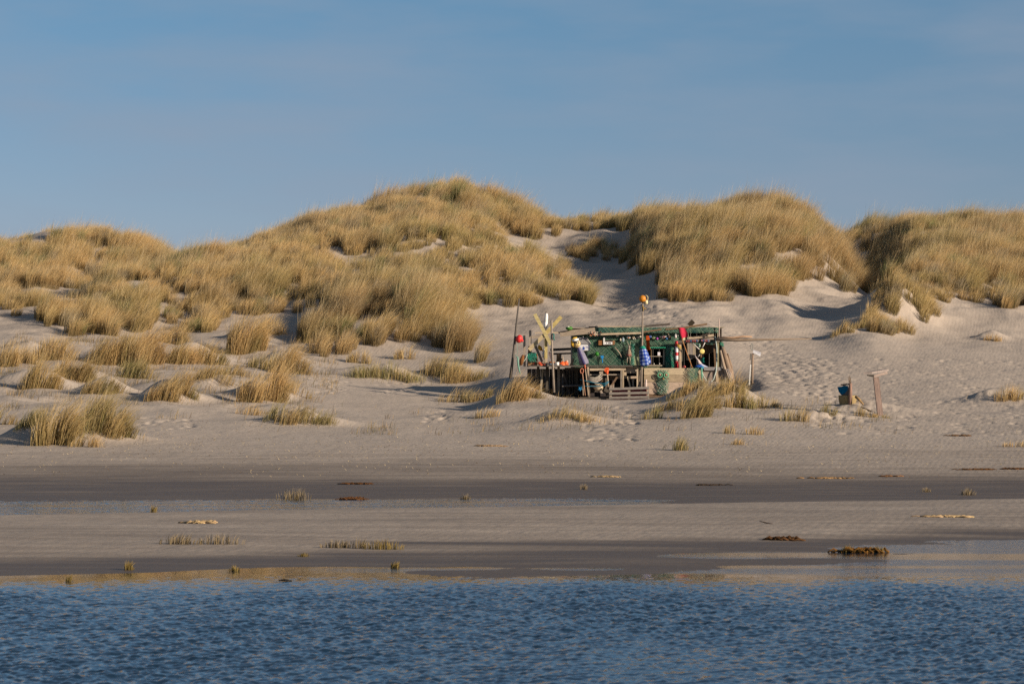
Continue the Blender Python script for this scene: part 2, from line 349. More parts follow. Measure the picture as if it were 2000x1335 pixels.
def blade_mesh(name, R, h, lean, wid, cb, ct, mat=None, origin=(0, 0, 0), parent=None, flat=False):
    """one mesh of ribbon blades: roots R (n,3), heights, lean vectors (n,2), widths, root and tip colours"""
    n = len(R); yaw = rng.uniform(0, math.pi, n)
    sd = np.stack([np.cos(yaw), np.sin(yaw), np.zeros(n)], -1)*(wid/2)[:, None]
    ln = np.linalg.norm(lean, axis=1)
    def at(f, bend):
        v = np.zeros((n, 3)); v[:, :2] = lean*(h*f*bend)[:, None]; v[:, 2] = 0.02*f if flat else h*f*np.sqrt(np.clip(1-(ln*bend)**2, 0.03, 1)); return R + v
    p0 = R - np.array([0, 0, 0.03]); p1 = at(0.5, 0.55); p2 = at(1.0, 1.0)
    V = np.stack([p0-sd, p0+sd, p1-sd*0.85, p1+sd*0.85, p2], 1) - np.array(origin)
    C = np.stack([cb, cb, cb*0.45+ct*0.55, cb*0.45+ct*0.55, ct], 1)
    C = np.concatenate([C, np.ones((n, 5, 1))], -1)
    b = (np.arange(n)*5)[:, None]
    LI = np.concatenate([b+0, b+1, b+3, b+2, b+2, b+3, b+4], 1).astype(np.int32)
    st = np.stack([np.arange(n)*7, np.arange(n)*7+4], 1).ravel().astype(np.int32)
    me = bpy.data.meshes.new(name)
    me.vertices.add(n*5); me.vertices.foreach_set('co', V.reshape(-1).astype(np.float32))
    me.loops.add(n*7); me.loops.foreach_set('vertex_index', LI.ravel())
    me.polygons.add(n*2); me.polygons.foreach_set('loop_start', st)
    me.update(calc_edges=True)
    ca_ = me.color_attributes.new('Col', 'FLOAT_COLOR', 'POINT'); ca_.data.foreach_set('color', C.reshape(-1).astype(np.float32))
    me.materials.append(mat or GRASS)
    o = bpy.data.objects.new(name, me); o.location = origin; COL.objects.link(o)
    if parent: o.parent = parent
    return o

STRAW = np.array([0.73, 0.50, 0.22]); PALE = np.array([0.72, 0.57, 0.33]); OLIVE = np.array([0.22, 0.19, 0.07]); GREEN = np.array([0.12, 0.15, 0.055]); BROWN = np.array([0.24, 0.15, 0.07])

# where marram covers the dunes (outlines of the ground it grows on, as seen from the beach)
COVER = {
 'left_dune': (0.95, 0.95, 0.10, [(-400, 470), (0, 482), (160, 462), (260, 472), (345, 508), (352, 548), (170, 566), (-400, 575)]),
 'front_slope': (0.85, 0.85, 0.25, [(-400, 575), (30, 556), (30, 575), (120, 592), (170, 590), (150, 566), (300, 560), (300, 600), (290, 642), (200, 658), (110, 652), (60, 612), (0, 618), (-400, 640)]),
 'middle_dune': (0.9, 0.9, 0.28, [(170, 563), (345, 506), (500, 470), (660, 428), (700, 412), (780, 395), (870, 405), (960, 462), (1035, 502), (1085, 542), (1158, 592), (1120, 588), (1075, 580), (1050, 592), (1000, 598), (930, 598), (860, 608), (780, 575), (700, 580), (640, 608), (590, 612), (520, 622), (470, 612), (420, 650), (330, 640), (280, 600), (240, 585)]),
 'spur': (1.0, 1.15, 0.3, [(590, 660), (600, 640), (690, 575), (760, 570), (850, 605), (900, 645), (940, 705), (930, 716), (890, 698), (840, 668), (765, 672), (700, 682), (640, 702), (590, 672)]),
 'back_summit': (0.95, 1.15, 0.3, [(700, 415), (780, 385), (910, 362), (1000, 400), (1066, 448), (1066, 468), (1000, 462), (940, 440), (880, 418), (840, 400), (770, 400)]),
 'saddle_ridge': (0.75, 0.75, 0.55, [(1070, 435), (1240, 428), (1245, 452), (1170, 448), (1120, 450), (1070, 462)]),
 'saddle_patch': (0.8, 0.8, 0.5, [(1080, 518), (1130, 486), (1215, 482), (1224, 512), (1130, 508), (1095, 530)]),
 'right_dune': (0.95, 1.1, 0.42, [(1238, 436), (1500, 405), (1570, 415), (1640, 468), (1725, 560), (1700, 568), (1620, 562), (1560, 572), (1480, 578), (1400, 585), (1300, 588), (1285, 560), (1228, 495), (1238, 462)]),
 'far_right_dune': (1.0, 1.0, 0.40, [(1625, 448), (1690, 425), (1850, 430), (2000, 445), (2400, 450), (2400, 610), (2000, 606), (1940, 602), (1900, 592), (1850, 596), (1800, 566), (1740, 552), (1690, 556), (1662, 500)]),
 'sandy_knoll': (0.8, 0.75, 0.35, [(1700, 590), (1735, 552), (1825, 548), (1850, 590), (1800, 640), (1720, 655), (1690, 640)]),
}
LBL = {
 'left_dune': 'straw coloured marram grass over the rounded dune at far left',
 'front_slope': 'marram grass on the low slope below the rounded far left dune',
 'middle_dune': 'wind-combed marram grass covering the broad middle dune left of the hut',
 'spur': 'tall bushy marram on the spur running down towards the hut',
 'back_summit': 'long marram on the highest summit against the sky',
 'saddle_ridge': 'thin grass along the ridge behind the bare sand saddle',
 'saddle_patch': 'small olive patch of marram on the bare sand saddle',
 'right_dune': 'brown and olive marram covering the big dune behind the hut',
 'far_right_dune': 'dark marram on the dune at the far right of the skyline',
 'sandy_knoll': 'sparse marram on the pale sandy knoll below the right dunes'}
SPARSE = [((575, 590), (60, 22), .75), ((700, 545), (70, 30), .6), ((975, 540), (60, 25), .6), ((1620, 535), (45, 28), .75), ((500, 520), (40, 12), .5), ((90, 580), (70, 12), .8), ((740, 515), (60, 12), .6),
          ((1570, 560), (60, 14), .6), ((1270, 545), (35, 35), .35), ((690, 410), (35, 10), .6), ((900, 425), (50, 8), .7), ((1680, 500), (25, 45), .6), ((860, 505), (70, 8), .5), ((1900, 585), (60, 15), .5), ((1672, 500), (22, 42), .95), ((1600, 560), (50, 18), .7), ((370, 470), (30, 8), .3)]
# candidate tuft places over the dune field
NC = 17000
cd_ = np.sqrt(rng.uniform(134**2, 222**2, NC)); ct_ = rng.uniform(-0.225, 0.225, NC); cx_ = cd_*ct_
cz_ = ground(cx_, cd_); cpx = 1000+ct_*F; cpy = YH-(cz_-H)*F/cd_
jx = cpx + 7*vnoise(cx_*0.9, cd_*0.9) ; jy = cpy + 5*vnoise(cx_*0.9+31, cd_*0.9)
clump = fbm(cx_/2.4, cd_/2.4, 3); patch = fbm(cx_/5.0+77, cd_/5.0, 3); hue = fbm(cx_/3.6+11, cd_/3.6+5, 3)
rtype = rng.random(NC); brownp = fbm(cx_/4.2+50, cd_/4.2+8, 3); tuss = rng.normal(0, 1, (NC, 4)); taken = np.zeros(NC, bool); total = 0
for key in ('saddle_patch', 'saddle_ridge', 'sandy_knoll', 'spur', 'back_summit', 'front_slope', 'left_dune', 'right_dune', 'far_right_dune', 'middle_dune'):
    dens, hgt, olive, poly = COVER[key]
    s = in_poly(jx, jy, poly) & ~taken
    if key in ('spur', 'sandy_knoll', 'front_slope'): s &= cd_ < 178
    if key == 'saddle_patch': s &= (cd_ > 170)
    pr = dens*np.clip(1.05 + 1.2*clump + 0.6*patch, 0.07, 1)
    for (ex, ey), (rx, ry), k in SPARSE:
        pr = pr*(1 - k*np.exp(-((cpx-ex)/rx)**2 - ((cpy-ey)/ry)**2))
    s &= rng.random(NC) < pr
    taken |= s
    idx = np.where(s)[0]
    # tussocks: blades of one tussock share height, lean and colour
    R0 = 0.34*np.exp(0.25*tuss[:, 0])
    nb = np.where(cd_[idx] > 207, 95, 180) * np.clip(R0[idx]/0.34, .5, 1.6)**1.5
    rep = np.repeat(idx, nb.astype(int)); n = len(rep); total += n
    ang = rng.uniform(0, 6.283, n); q = np.sqrt(rng.random(n)); rad = R0[rep]*q
    X = cx_[rep] + rad*np.cos(ang); Y = cd_[rep] + rad*np.sin(ang); Z = ground(X, Y)
    th = 1.36*hgt*np.clip(1.0 + 0.60*clump[rep] + 0.45*patch[rep] + 0.13*tuss[rep, 1], 0.5, 1.6)
    h = th*(1-0.32*q*q)*rng.uniform(0.70, 1.08, n)
    seed = rng.random(n) < 0.03; h = np.where(seed, th*rng.uniform(1.05, 1.3, n), h)
    wind = 0.42 + 0.15*patch[rep] + 0.08*tuss[rep, 2]
    lean = np.stack([wind + 0.38*q*np.cos(ang) + rng.normal(0, 0.08, n), 0.05 + 0.38*q*np.sin(ang) + 0.08*tuss[rep, 3] + rng.normal(0, 0.08, n)], -1)
    lean = np.clip(lean, -0.9, 0.9); lean = np.where(seed[:, None], lean*0.6, lean)
    g = np.clip(olive*0.62 + 0.66*hue[rep] + 0.14*tuss[rep, 1] + rng.normal(0, 0.07, n), 0, 1)[:, None]
    ct = STRAW*(1-g) + OLIVE*1.5*g
    kind_ = rtype[rep][:, None]; bp_ = np.clip(brownp[rep]*1.1 + (0.25 if key in ('right_dune', 'far_right_dune', 'spur', 'back_summit') else -0.1), 0, .75)[:, None]
    ct = ct*(1-bp_) + np.array([.36, .235, .115])*bp_
    ct = np.where(kind_ < .10, np.array([.36, .30, .21]), ct); ct = np.where(kind_ > .93, GREEN*1.5, ct)
    ct = ct*(1+0.14*tuss[rep, 2])[:, None].clip(.7, 1.3)*rng.uniform(0.85, 1.12, n)[:, None]
    ct = np.where((rng.random(n) < 0.16)[:, None], PALE*rng.uniform(0.85, 1.05, n)[:, None], ct); ct = np.where(seed[:, None], PALE*0.9, ct)
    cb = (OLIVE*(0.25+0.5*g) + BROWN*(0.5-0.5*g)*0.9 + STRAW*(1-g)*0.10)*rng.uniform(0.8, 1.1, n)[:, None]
    wid = np.where(seed, 0.012, rng.uniform(0.009, 0.018, n))
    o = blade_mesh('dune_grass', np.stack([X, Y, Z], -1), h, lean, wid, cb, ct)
    tag(o, LBL[key], 'grass', kind='stuff')
print('dune blades', total)

# single tufts and hummock clumps that stand on the sand in front: (column, row of foot, width px, height px, green 0..1, lean, density, label)
TUFTS = [
 (108, 868, 62, 82, .35, .35, 1.2, 'tall olive and straw clump with dark foot at the lower left dune edge'),
 (185, 845, 70, 72, .45, .3, 1.0, 'grey-green clump in the middle of the lower left sand mound'),
 (228, 842, 52, 60, .75, .35, 1.0, 'green right end of the clump on the lower left sand mound'),
 (168, 872, 40, 40, .15, .2, .5, 'short straw tuft on the face of the lower left sand mound'),
 (58, 832, 46, 34, .6, .3, 1.2, 'low dark tuft left of the tall lower left clump'),
 (5, 828, 40, 36, .1, .4, .5, 'thin pale tuft cut off by the left edge of the beach'),
 (560, 824, 62, 34, .55, .4, 1.0, 'low green clump left half of the small mound below the flat sand'),
 (615, 826, 62, 28, .5, .35, .9, 'low green clump right half of the small mound below the flat sand'),
 (490, 810, 44, 22, .1, .3, .4, 'faint straw tuft left of the low green clump'),
 (1100, 818, 66, 30, .5, .3, .9, 'grey-green tuft crowning the small mound in front of the hut'),
 (1140, 822, 46, 24, .3, .3, .5, 'sparse straw tuft on the right of the mound in front of the hut'),
 (895, 785, 56, 34, .55, .45, .6, 'wispy grey-green tuft on the sand left of the hut'),
 (935, 782, 36, 36, .35, .45, .8, 'olive tuft beside the wispy one left of the hut'),
 (950, 815, 40, 30, .3, .25, .5, 'sparse reddish straw tuft under the olive tuft left of the hut'),
 (1000, 782, 44, 58, .15, .45, 1.2, 'bright straw clump beside the hut with blades bent to the right'),
 (1034, 775, 40, 44, .15, .6, .9, 'swept straw tuft touching the left end of the hut'),
 (1356, 815, 42, 62, .35, .5, 1.3, 'tall straw clump on the steep mound in front of the hut'),
 (1378, 795, 44, 62, .2, .5, 1.2, 'bright straw clump at the crest of the mound in front of the hut'),
 (1330, 800, 40, 44, .5, .3, .5, 'sparse grey tuft on the shaded side of the hut mound'),
 (1355, 760, 40, 34, .4, .2, .8, 'olive tuft against the hanging net on the hut front'),
 (1325, 772, 44, 34, .5, .3, .6, 'sparse green tuft on the sand slope right of the ring eyed net'),
 (1300, 800, 40, 22, .4, .3, .5, 'thin low tuft on the shaded sand below the ring eyed net'),
 (1402, 768, 52, 42, .35, .2, 1.0, 'olive tuft under the hanging rope of the hut'),
 (1432, 762, 40, 40, .35, .3, .8, 'loose tuft at the foot of the leaning driftwood trunk'),
 (1270, 818, 28, 30, .6, .1, 1.0, 'small green tuft left of the hut mound'),
 (1445, 796, 44, 42, .55, .1, 1.4, 'rounded upright green tuft right of the hut mound'),
 (1500, 796, 34, 34, .5, .1, .8, 'upright tuft right of the rounded green one'),
 (1552, 822, 40, 40, .55, .05, .7, 'fan shaped thin tuft between the rounded tuft and the blue bag'),
 (1328, 879, 20, 30, .8, .1, 1.6, 'small bright green tuft with straw foot alone on the flat beach'),
 (1424, 846, 18, 18, .2, .1, .8, 'tiny brown tuft on the sand slope above the beach'),
 (1474, 848, 24, 20, .15, .2, .6, 'tiny straw tuft right of the tiny brown tuft'),
 (1440, 868, 18, 16, .2, .3, .7, 'tiny leaning straw tuft on the beach edge'),
 (1972, 780, 40, 34, .3, .2, 1.0, 'straw tuft on the lone mound at the right edge'),
 (1645, 651, 30, 28, .3, .2, 1.2, 'round tuft alone on the sand below the right dunes'),
 (1684, 640, 36, 24, .5, .3, .7, 'low green tuft on the shaded foot of the sandy knoll'),
 (1938, 664, 22, 14, .1, .1, 1.2, 'small brown stub of grass alone on the far right sand'),
 (1985, 872, 40, 16, .15, .3, .6, 'flat straw tuft at the right end of the beach'),
 (1620, 808, 24, 20, .5, .2, .7, 'little green tuft left of the wooden basket'),
 (1682, 812, 20, 20, .5, .1, .7, 'little green tuft between the basket and the plank table post'),
 (1716, 815, 24, 12, .4, .2, .8, 'little tuft round the foot of the plank table post'),
 (720, 738, 66, 34, .8, .1, 1.0, 'dark green tuft on the shaded ledge below the spur'),
 (785, 738, 60, 32, .75, .1, 1.0, 'dark green tuft at the right end of the shaded ledge'),
 (866, 735, 62, 48, .45, .35, 1.0, 'olive clump at the foot of the spur'),
 (905, 745, 60, 44, .35, .4, .9, 'straw clump right of the olive clump at the foot of the spur'),
 (700, 708, 30, 36, .15, .1, 1.0, 'upright straw tuft under the middle of the spur'),
 (790, 700, 24, 36, .15, .1, .7, 'thin straw tuft on the bare sand face below the spur'),
 (470, 690, 44, 74, .2, .25, 1.5, 'tall bright haystack clump in the left hummocks'),
 (500, 684, 34, 66, .15, .25, 1.3, 'tall straw clump joined to the right of the haystack clump'),
 (530, 650, 44, 32, .2, .1, .7, 'short straw tufts behind the haystack clump'),
 (250, 712, 60, 66, .2, .3, 1.4, 'big brown clump in the middle of the left hummocks'),
 (210, 710, 54, 58, .35, .35, 1.2, 'dark olive clump left of the big brown clump'),
 (285, 705, 44, 62, .12, .4, 1.3, 'bright straw clump right of the big brown clump'),
 (340, 672, 38, 44, .15, .25, 1.1, 'small bright clump above the broad low straw clump'),
 (355, 710, 56, 44, .2, .3, 1.3, 'broad low straw clump, left part'),
 (405, 708, 48, 36, .2, .25, 1.2, 'broad low straw clump, right part'),
 (105, 702, 66, 46, .2, .15, 1.2, 'wide straw clump in the upper left hummocks'),
 (45, 708, 40, 30, .2, .2, .8, 'short straw tuft at the upper left of the hummocks'),
 (8, 715, 36, 42, .25, .2, 1.0, 'straw clump cut by the left edge of the hummocks'),
 (78, 757, 56, 56, .35, .3, 1.2, 'olive clump casting a dark hollow at the lower left hummocks'),
 (148, 738, 54, 52, .4, .5, 1.2, 'swept olive clump right of the dark hollow'),
 (200, 768, 56, 44, .35, .55, 1.1, 'swept straw clump low in the left hummocks'),
 (262, 738, 56, 40, .65, .4, 1.0, 'green leaning clump below the big brown clump'),
 (318, 780, 48, 46, .4, .35, 1.2, 'olive clump with a bare sand face below it'),
 (358, 768, 40, 42, .35, .4, 1.0, 'slanting straw clump on the same sand mound'),
 (410, 738, 70, 30, .45, .45, .9, 'low slanting clump trailing to the right on the sand mound'),
 (455, 732, 48, 26, .35, .45, .8, 'thin trailing end of the slanting clump'),
 (485, 785, 34, 54, .25, .3, .9, 'upright straw tuft on the left of the split clump'),
 (528, 782, 44, 62, .3, .3, 1.1, 'upright straw tuft on the right of the split clump'),
 (560, 726, 50, 52, .3, .3, 1.2, 'brown bent clump on the sand left of the ledge'),
 (516, 722, 40, 34, .7, .3, 1.0, 'bluish green tuft beside the brown bent clump'),
 (575, 770, 44, 26, .15, .3, .4, 'sparse dry stalks right of the split clump'),
]
def make_tuft(px, py, wpx, hpx, g, lean0, dens, label, name='grass_tuft', cat='grass tuft', cols=None, wmul=1.0):
    x, y = locate(px, py); sc = y/F
    big = (1.3 if px < 640 else 1.02) if cat == 'grass tuft' else 1.0
    W_ = wpx*sc*(1.2 if big > 1 else 1); h0 = hpx*sc*1.12*big
    n = int(np.clip(dens*260*W_*max(.5, h0) + 40, 14, 900))
    ns = 1 if (W_ < 0.55 or big == 1.0) else int(np.clip(W_/0.32, 2, 7))
    su = np.linspace(-0.36, 0.36, ns) + rng.normal(0, .05, ns) if ns > 1 else np.zeros(1); sh = rng.uniform(0.62, 1.12, ns) if ns > 1 else np.ones(1); sv = rng.normal(0, .16, ns)*(ns > 1); sl_ = rng.normal(0, .10, ns); sg_ = rng.normal(0, .16, ns); sw = rng.uniform(.5, 1.4, ns)
    si = rng.choice(ns, n, p=sw/sw.sum()); sr = 0.30 if ns == 1 else max(.13, 0.34/ns)
    u = (su[si] + np.clip(rng.normal(0, sr, n), -1.9*sr, 1.9*sr))*W_; v = sv[si]*max(W_, .3)*.6 + np.clip(rng.normal(0, 0.15, n), -.28, .28)*max(W_, 0.3)*(1 if ns == 1 else .6)
    X = x+u; Y = y+v; Z = ground(X, Y)
    env = np.exp(-(u/(W_*0.80))**2)
    h = h0*env*sh[si]*rng.uniform(0.5, 1.12, n)
    lean = np.stack([lean0*1.15 + (0.18 if px < 640 else 0.06) + sl_[si] + 0.40*u/W_ + rng.normal(0, 0.17, n), 0.3*v/max(W_, .3) + rng.normal(0, 0.12, n)], -1)
    lean = np.clip(lean, -0.9, 0.9)
    gg = np.clip(g*.9 + sg_[si] + rng.normal(0, 0.14, n), 0, 1)[:, None]
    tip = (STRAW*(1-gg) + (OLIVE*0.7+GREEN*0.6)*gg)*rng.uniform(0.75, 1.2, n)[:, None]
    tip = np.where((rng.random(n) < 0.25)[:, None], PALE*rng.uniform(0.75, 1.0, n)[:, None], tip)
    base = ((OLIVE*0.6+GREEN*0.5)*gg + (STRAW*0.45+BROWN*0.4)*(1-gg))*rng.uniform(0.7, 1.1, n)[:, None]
    if cols is not None: tip = cols[1]*rng.uniform(0.7, 1.2, n)[:, None]; base = cols[0]*rng.uniform(0.7, 1.2, n)[:, None]
    z0 = float(ground(x, y))
    wid = rng.uniform(0.010, 0.020, n)*wmul
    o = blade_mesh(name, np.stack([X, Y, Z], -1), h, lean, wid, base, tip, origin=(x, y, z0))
    return tag(o, label, cat, 'marram tufts on the sand below the dunes' if cat == 'grass tuft' else None)
for t_ in TUFTS: make_tuft(*t_)
# single runners and stray shoots round the tufts
rx, rg = [], []
for q in TUFTS:
    x, y = locate(q[0], q[1]); ww = q[2]*y/F; k = int(10+26*ww)
    rx.append(np.stack([x+rng.normal(.1, .75, k)*max(ww, .5), y+rng.normal(-.15, .55, k)*max(ww, .6)], -1)); rg += [q[4]]*k
hx = np.stack([rng.uniform(-26, -8, 26000), rng.uniform(112, 152, 26000)], -1); hp = 1000+hx[:, 0]/hx[:, 1]*F
hk = (hp > -60) & (hp < 660) & (fbm(hx[:, 0]/1.5, hx[:, 1]/1.7, 3) + .25*smooth(118, 135, hx[:, 1]) > .27); hx = hx[hk]; rx.append(hx); rg += [.35]*len(hx)
hx = np.stack([rng.uniform(-9, 15, 9000), rng.uniform(106, 124, 9000)], -1); hk = (fbm(hx[:, 0]/1.3+60, hx[:, 1]/1.5, 3) > .34); hx = hx[hk]; rx.append(hx); rg += [.45]*len(hx)
rx = np.concatenate(rx); rg = np.array(rg)[:, None]; n = len(rx); print('stray', n)
cc_ = np.where(rng.random((n, 1)) < .5*rg+.15, OLIVE*.8, np.where(rng.random((n, 1)) < .4, BROWN*.6, STRAW*.8))*rng.uniform(.7, 1.1, n)[:, None]
o = blade_mesh('stray_grass', np.stack([rx[:, 0], rx[:, 1], ground(rx[:, 0], rx[:, 1])], -1), rng.uniform(.12, .5, n), np.stack([rng.normal(.45, .35, n).clip(-.9, .9), rng.normal(0, .25, n)], -1), rng.uniform(.008, .016, n), cc_*.7, cc_)
tag(o, 'stray single grass shoots and runners on the sand round the tufts', 'grass', kind='stuff')
# beach plants along the waterline
SB = (np.array([.16, .12, .06]), np.array([.36, .28, .17])); SG = (np.array([.13, .10, .03]), np.array([.34, .24, .08])); SR = (np.array([.13, .07, .03]), np.array([.24, .13, .05]))
PLANTS = [
 (573, 976, 56, 24, .3, .0, .9, 'pale brown saltmarsh plant between the dark sand and the pool', SB),
 (300, 1000, 14, 14, .3, .0, 1.0, 'small brown plant standing in the pool', SG),
 (352, 1062, 70, 22, .3, .1, 1.2, 'spreading dry plant on the left of the sand bar', SB),
 (430, 1062, 80, 22, .3, .1, .8, 'thinner right half of the spreading dry plant on the sand bar', SB),
 (655, 1069, 50, 16, .3, .0, 1.1, 'low brown plant in the middle of the sand bar', SB),
 (700, 1070, 40, 20, .3, .0, 1.0, 'pale brown plant beside the low brown one on the sand bar', SB),
 (750, 1072, 64, 20, .3, .0, 1.0, 'wide brown plant at the edge of the wet sand', SG),
 (250, 1112, 16, 18, .3, .1, 1.2, 'tiny yellow plant on wet sand near the left water edge', SG),
 (458, 1115, 16, 12, .3, .0, 1.2, 'tiny yellow plant on the wet sand right of the first', SG),
 (772, 1108, 16, 14, .3, .0, 1.2, 'tiny yellow plant on dark wet sand under the wide brown plant', SG),
 (134, 1137, 8, 16, .3, .0, 1.2, 'single upright stalk in the shallow water at left', SG),
 (593, 1086, 18, 8, .3, .0, 1.2, 'tiny brown stub on the dark wet sand', SG),
 (1655, 1078, 22, 14, .3, .0, 1.6, 'brown plant at the left end of the seaweed in the pool', SG),
 (1715, 1078, 26, 14, .3, .0, 1.6, 'brown plant at the right end of the seaweed in the pool', SG),
 (1808, 960, 18, 9, .3, .0, .8, 'small dry plant on the dark sand at right', SB),
 (1890, 966, 26, 14, .3, .2, .8, 'dry branching plant on the dark sand at far right', SB),
 (908, 975, 18, 12, .3, .2, .6, 'thin white stalks beside the pool', SB),
 (1140, 955, 12, 12, .3, .1, .7, 'thin brown stalk on the dark sand', SB),
]
for q in PLANTS:
    x, y = locate(q[0], q[1], 34, 100)
    _l = locate
    locate = lambda px, py, d0=34.0, d1=100.0: _l(px, py, d0, d1)
    make_tuft(*q[:8], name='beach_plant', cat='beach plant', cols=q[8], wmul=0.8)
    locate = _l
# ---------------------------------------------------------------- building things out of mesh code
def lin(r, g, b):
    f = lambda v: (v/255/12.92 if v/255 <= 0.04045 else ((v/255+0.055)/1.055)**2.4)
    return (f(r), f(g), f(b))
def attr_mat(name, rough, spec, var, scale, stretch=(1, 1, 1), bump=0.0, contrast=(0.35, 0.65)):
    m, t, p, l = new_mat(name)
    a = N(t, 'Attribute', attribute_name='Col'); g = N(t, 'NewGeometry'); mp_ = N(t, 'Mapping'); mp_.inputs['Scale'].default_value = stretch
    l(g.outputs['Position'], mp_.inputs['Vector'])
    n = N(t, 'TexNoise', Scale=scale, Detail=5.0, Roughness=0.6); l(mp_.outputs[0], n.inputs['Vector'])
    r = N(t, 'ValToRGB'); r.color_ramp.elements[0].position, r.color_ramp.elements[1].position = contrast
    r.color_ramp.elements[0].color = (1-var, 1-var, 1-var*0.95, 1); r.color_ramp.elements[1].color = (1, 1, 1, 1)
    l(n.outputs['Fac'], r.inputs['Fac'])
    l(mixc(t, l, 1.0, a.outputs['Color'], r.outputs['Color'], 'MULTIPLY'), p.inputs['Base Color'])
    p.inputs['Roughness'].default_value = rough; p.inputs['Specular IOR Level'].default_value = spec
    if bump:
        b = N(t, 'Bump'); b.inputs['Distance'].default_value = bump; b.inputs['Strength'].default_value = 0.8; l(n.outputs['Fac'], b.inputs['Height']); l(b.outputs[0], p.inputs['Normal'])
    return m
WOOD = attr_mat('weathered_wood', 0.9, 0.15, 0.38, 9.0, (0.6, 1.5, 3.2), 0.012)
WOODV = attr_mat('weathered_upright_wood', 0.9, 0.15, 0.38, 9.0, (3.2, 1.5, 0.5), 0.012)
PAINT = attr_mat('faded_plastic', 0.5, 0.35, 0.25, 11.0, (1, 1, 1), 0.004)
CLOTH = attr_mat('cloth', 0.95, 0.1, 0.25, 14.0, (1, 1, 1), 0.01)
ROPE = attr_mat('rope', 0.95, 0.1, 0.4, 40.0, (1, 1, 1), 0.006)
DARKIN = attr_mat('sheeting', 0.8, 0.2, 0.5, 5.0, (1, 1, 1), 0.02)

SQ = 131.0/F
def W(px, py, d=130.85):
    return Vector(((px-1000)/F*d, d, H+(YH-py)/F*d))

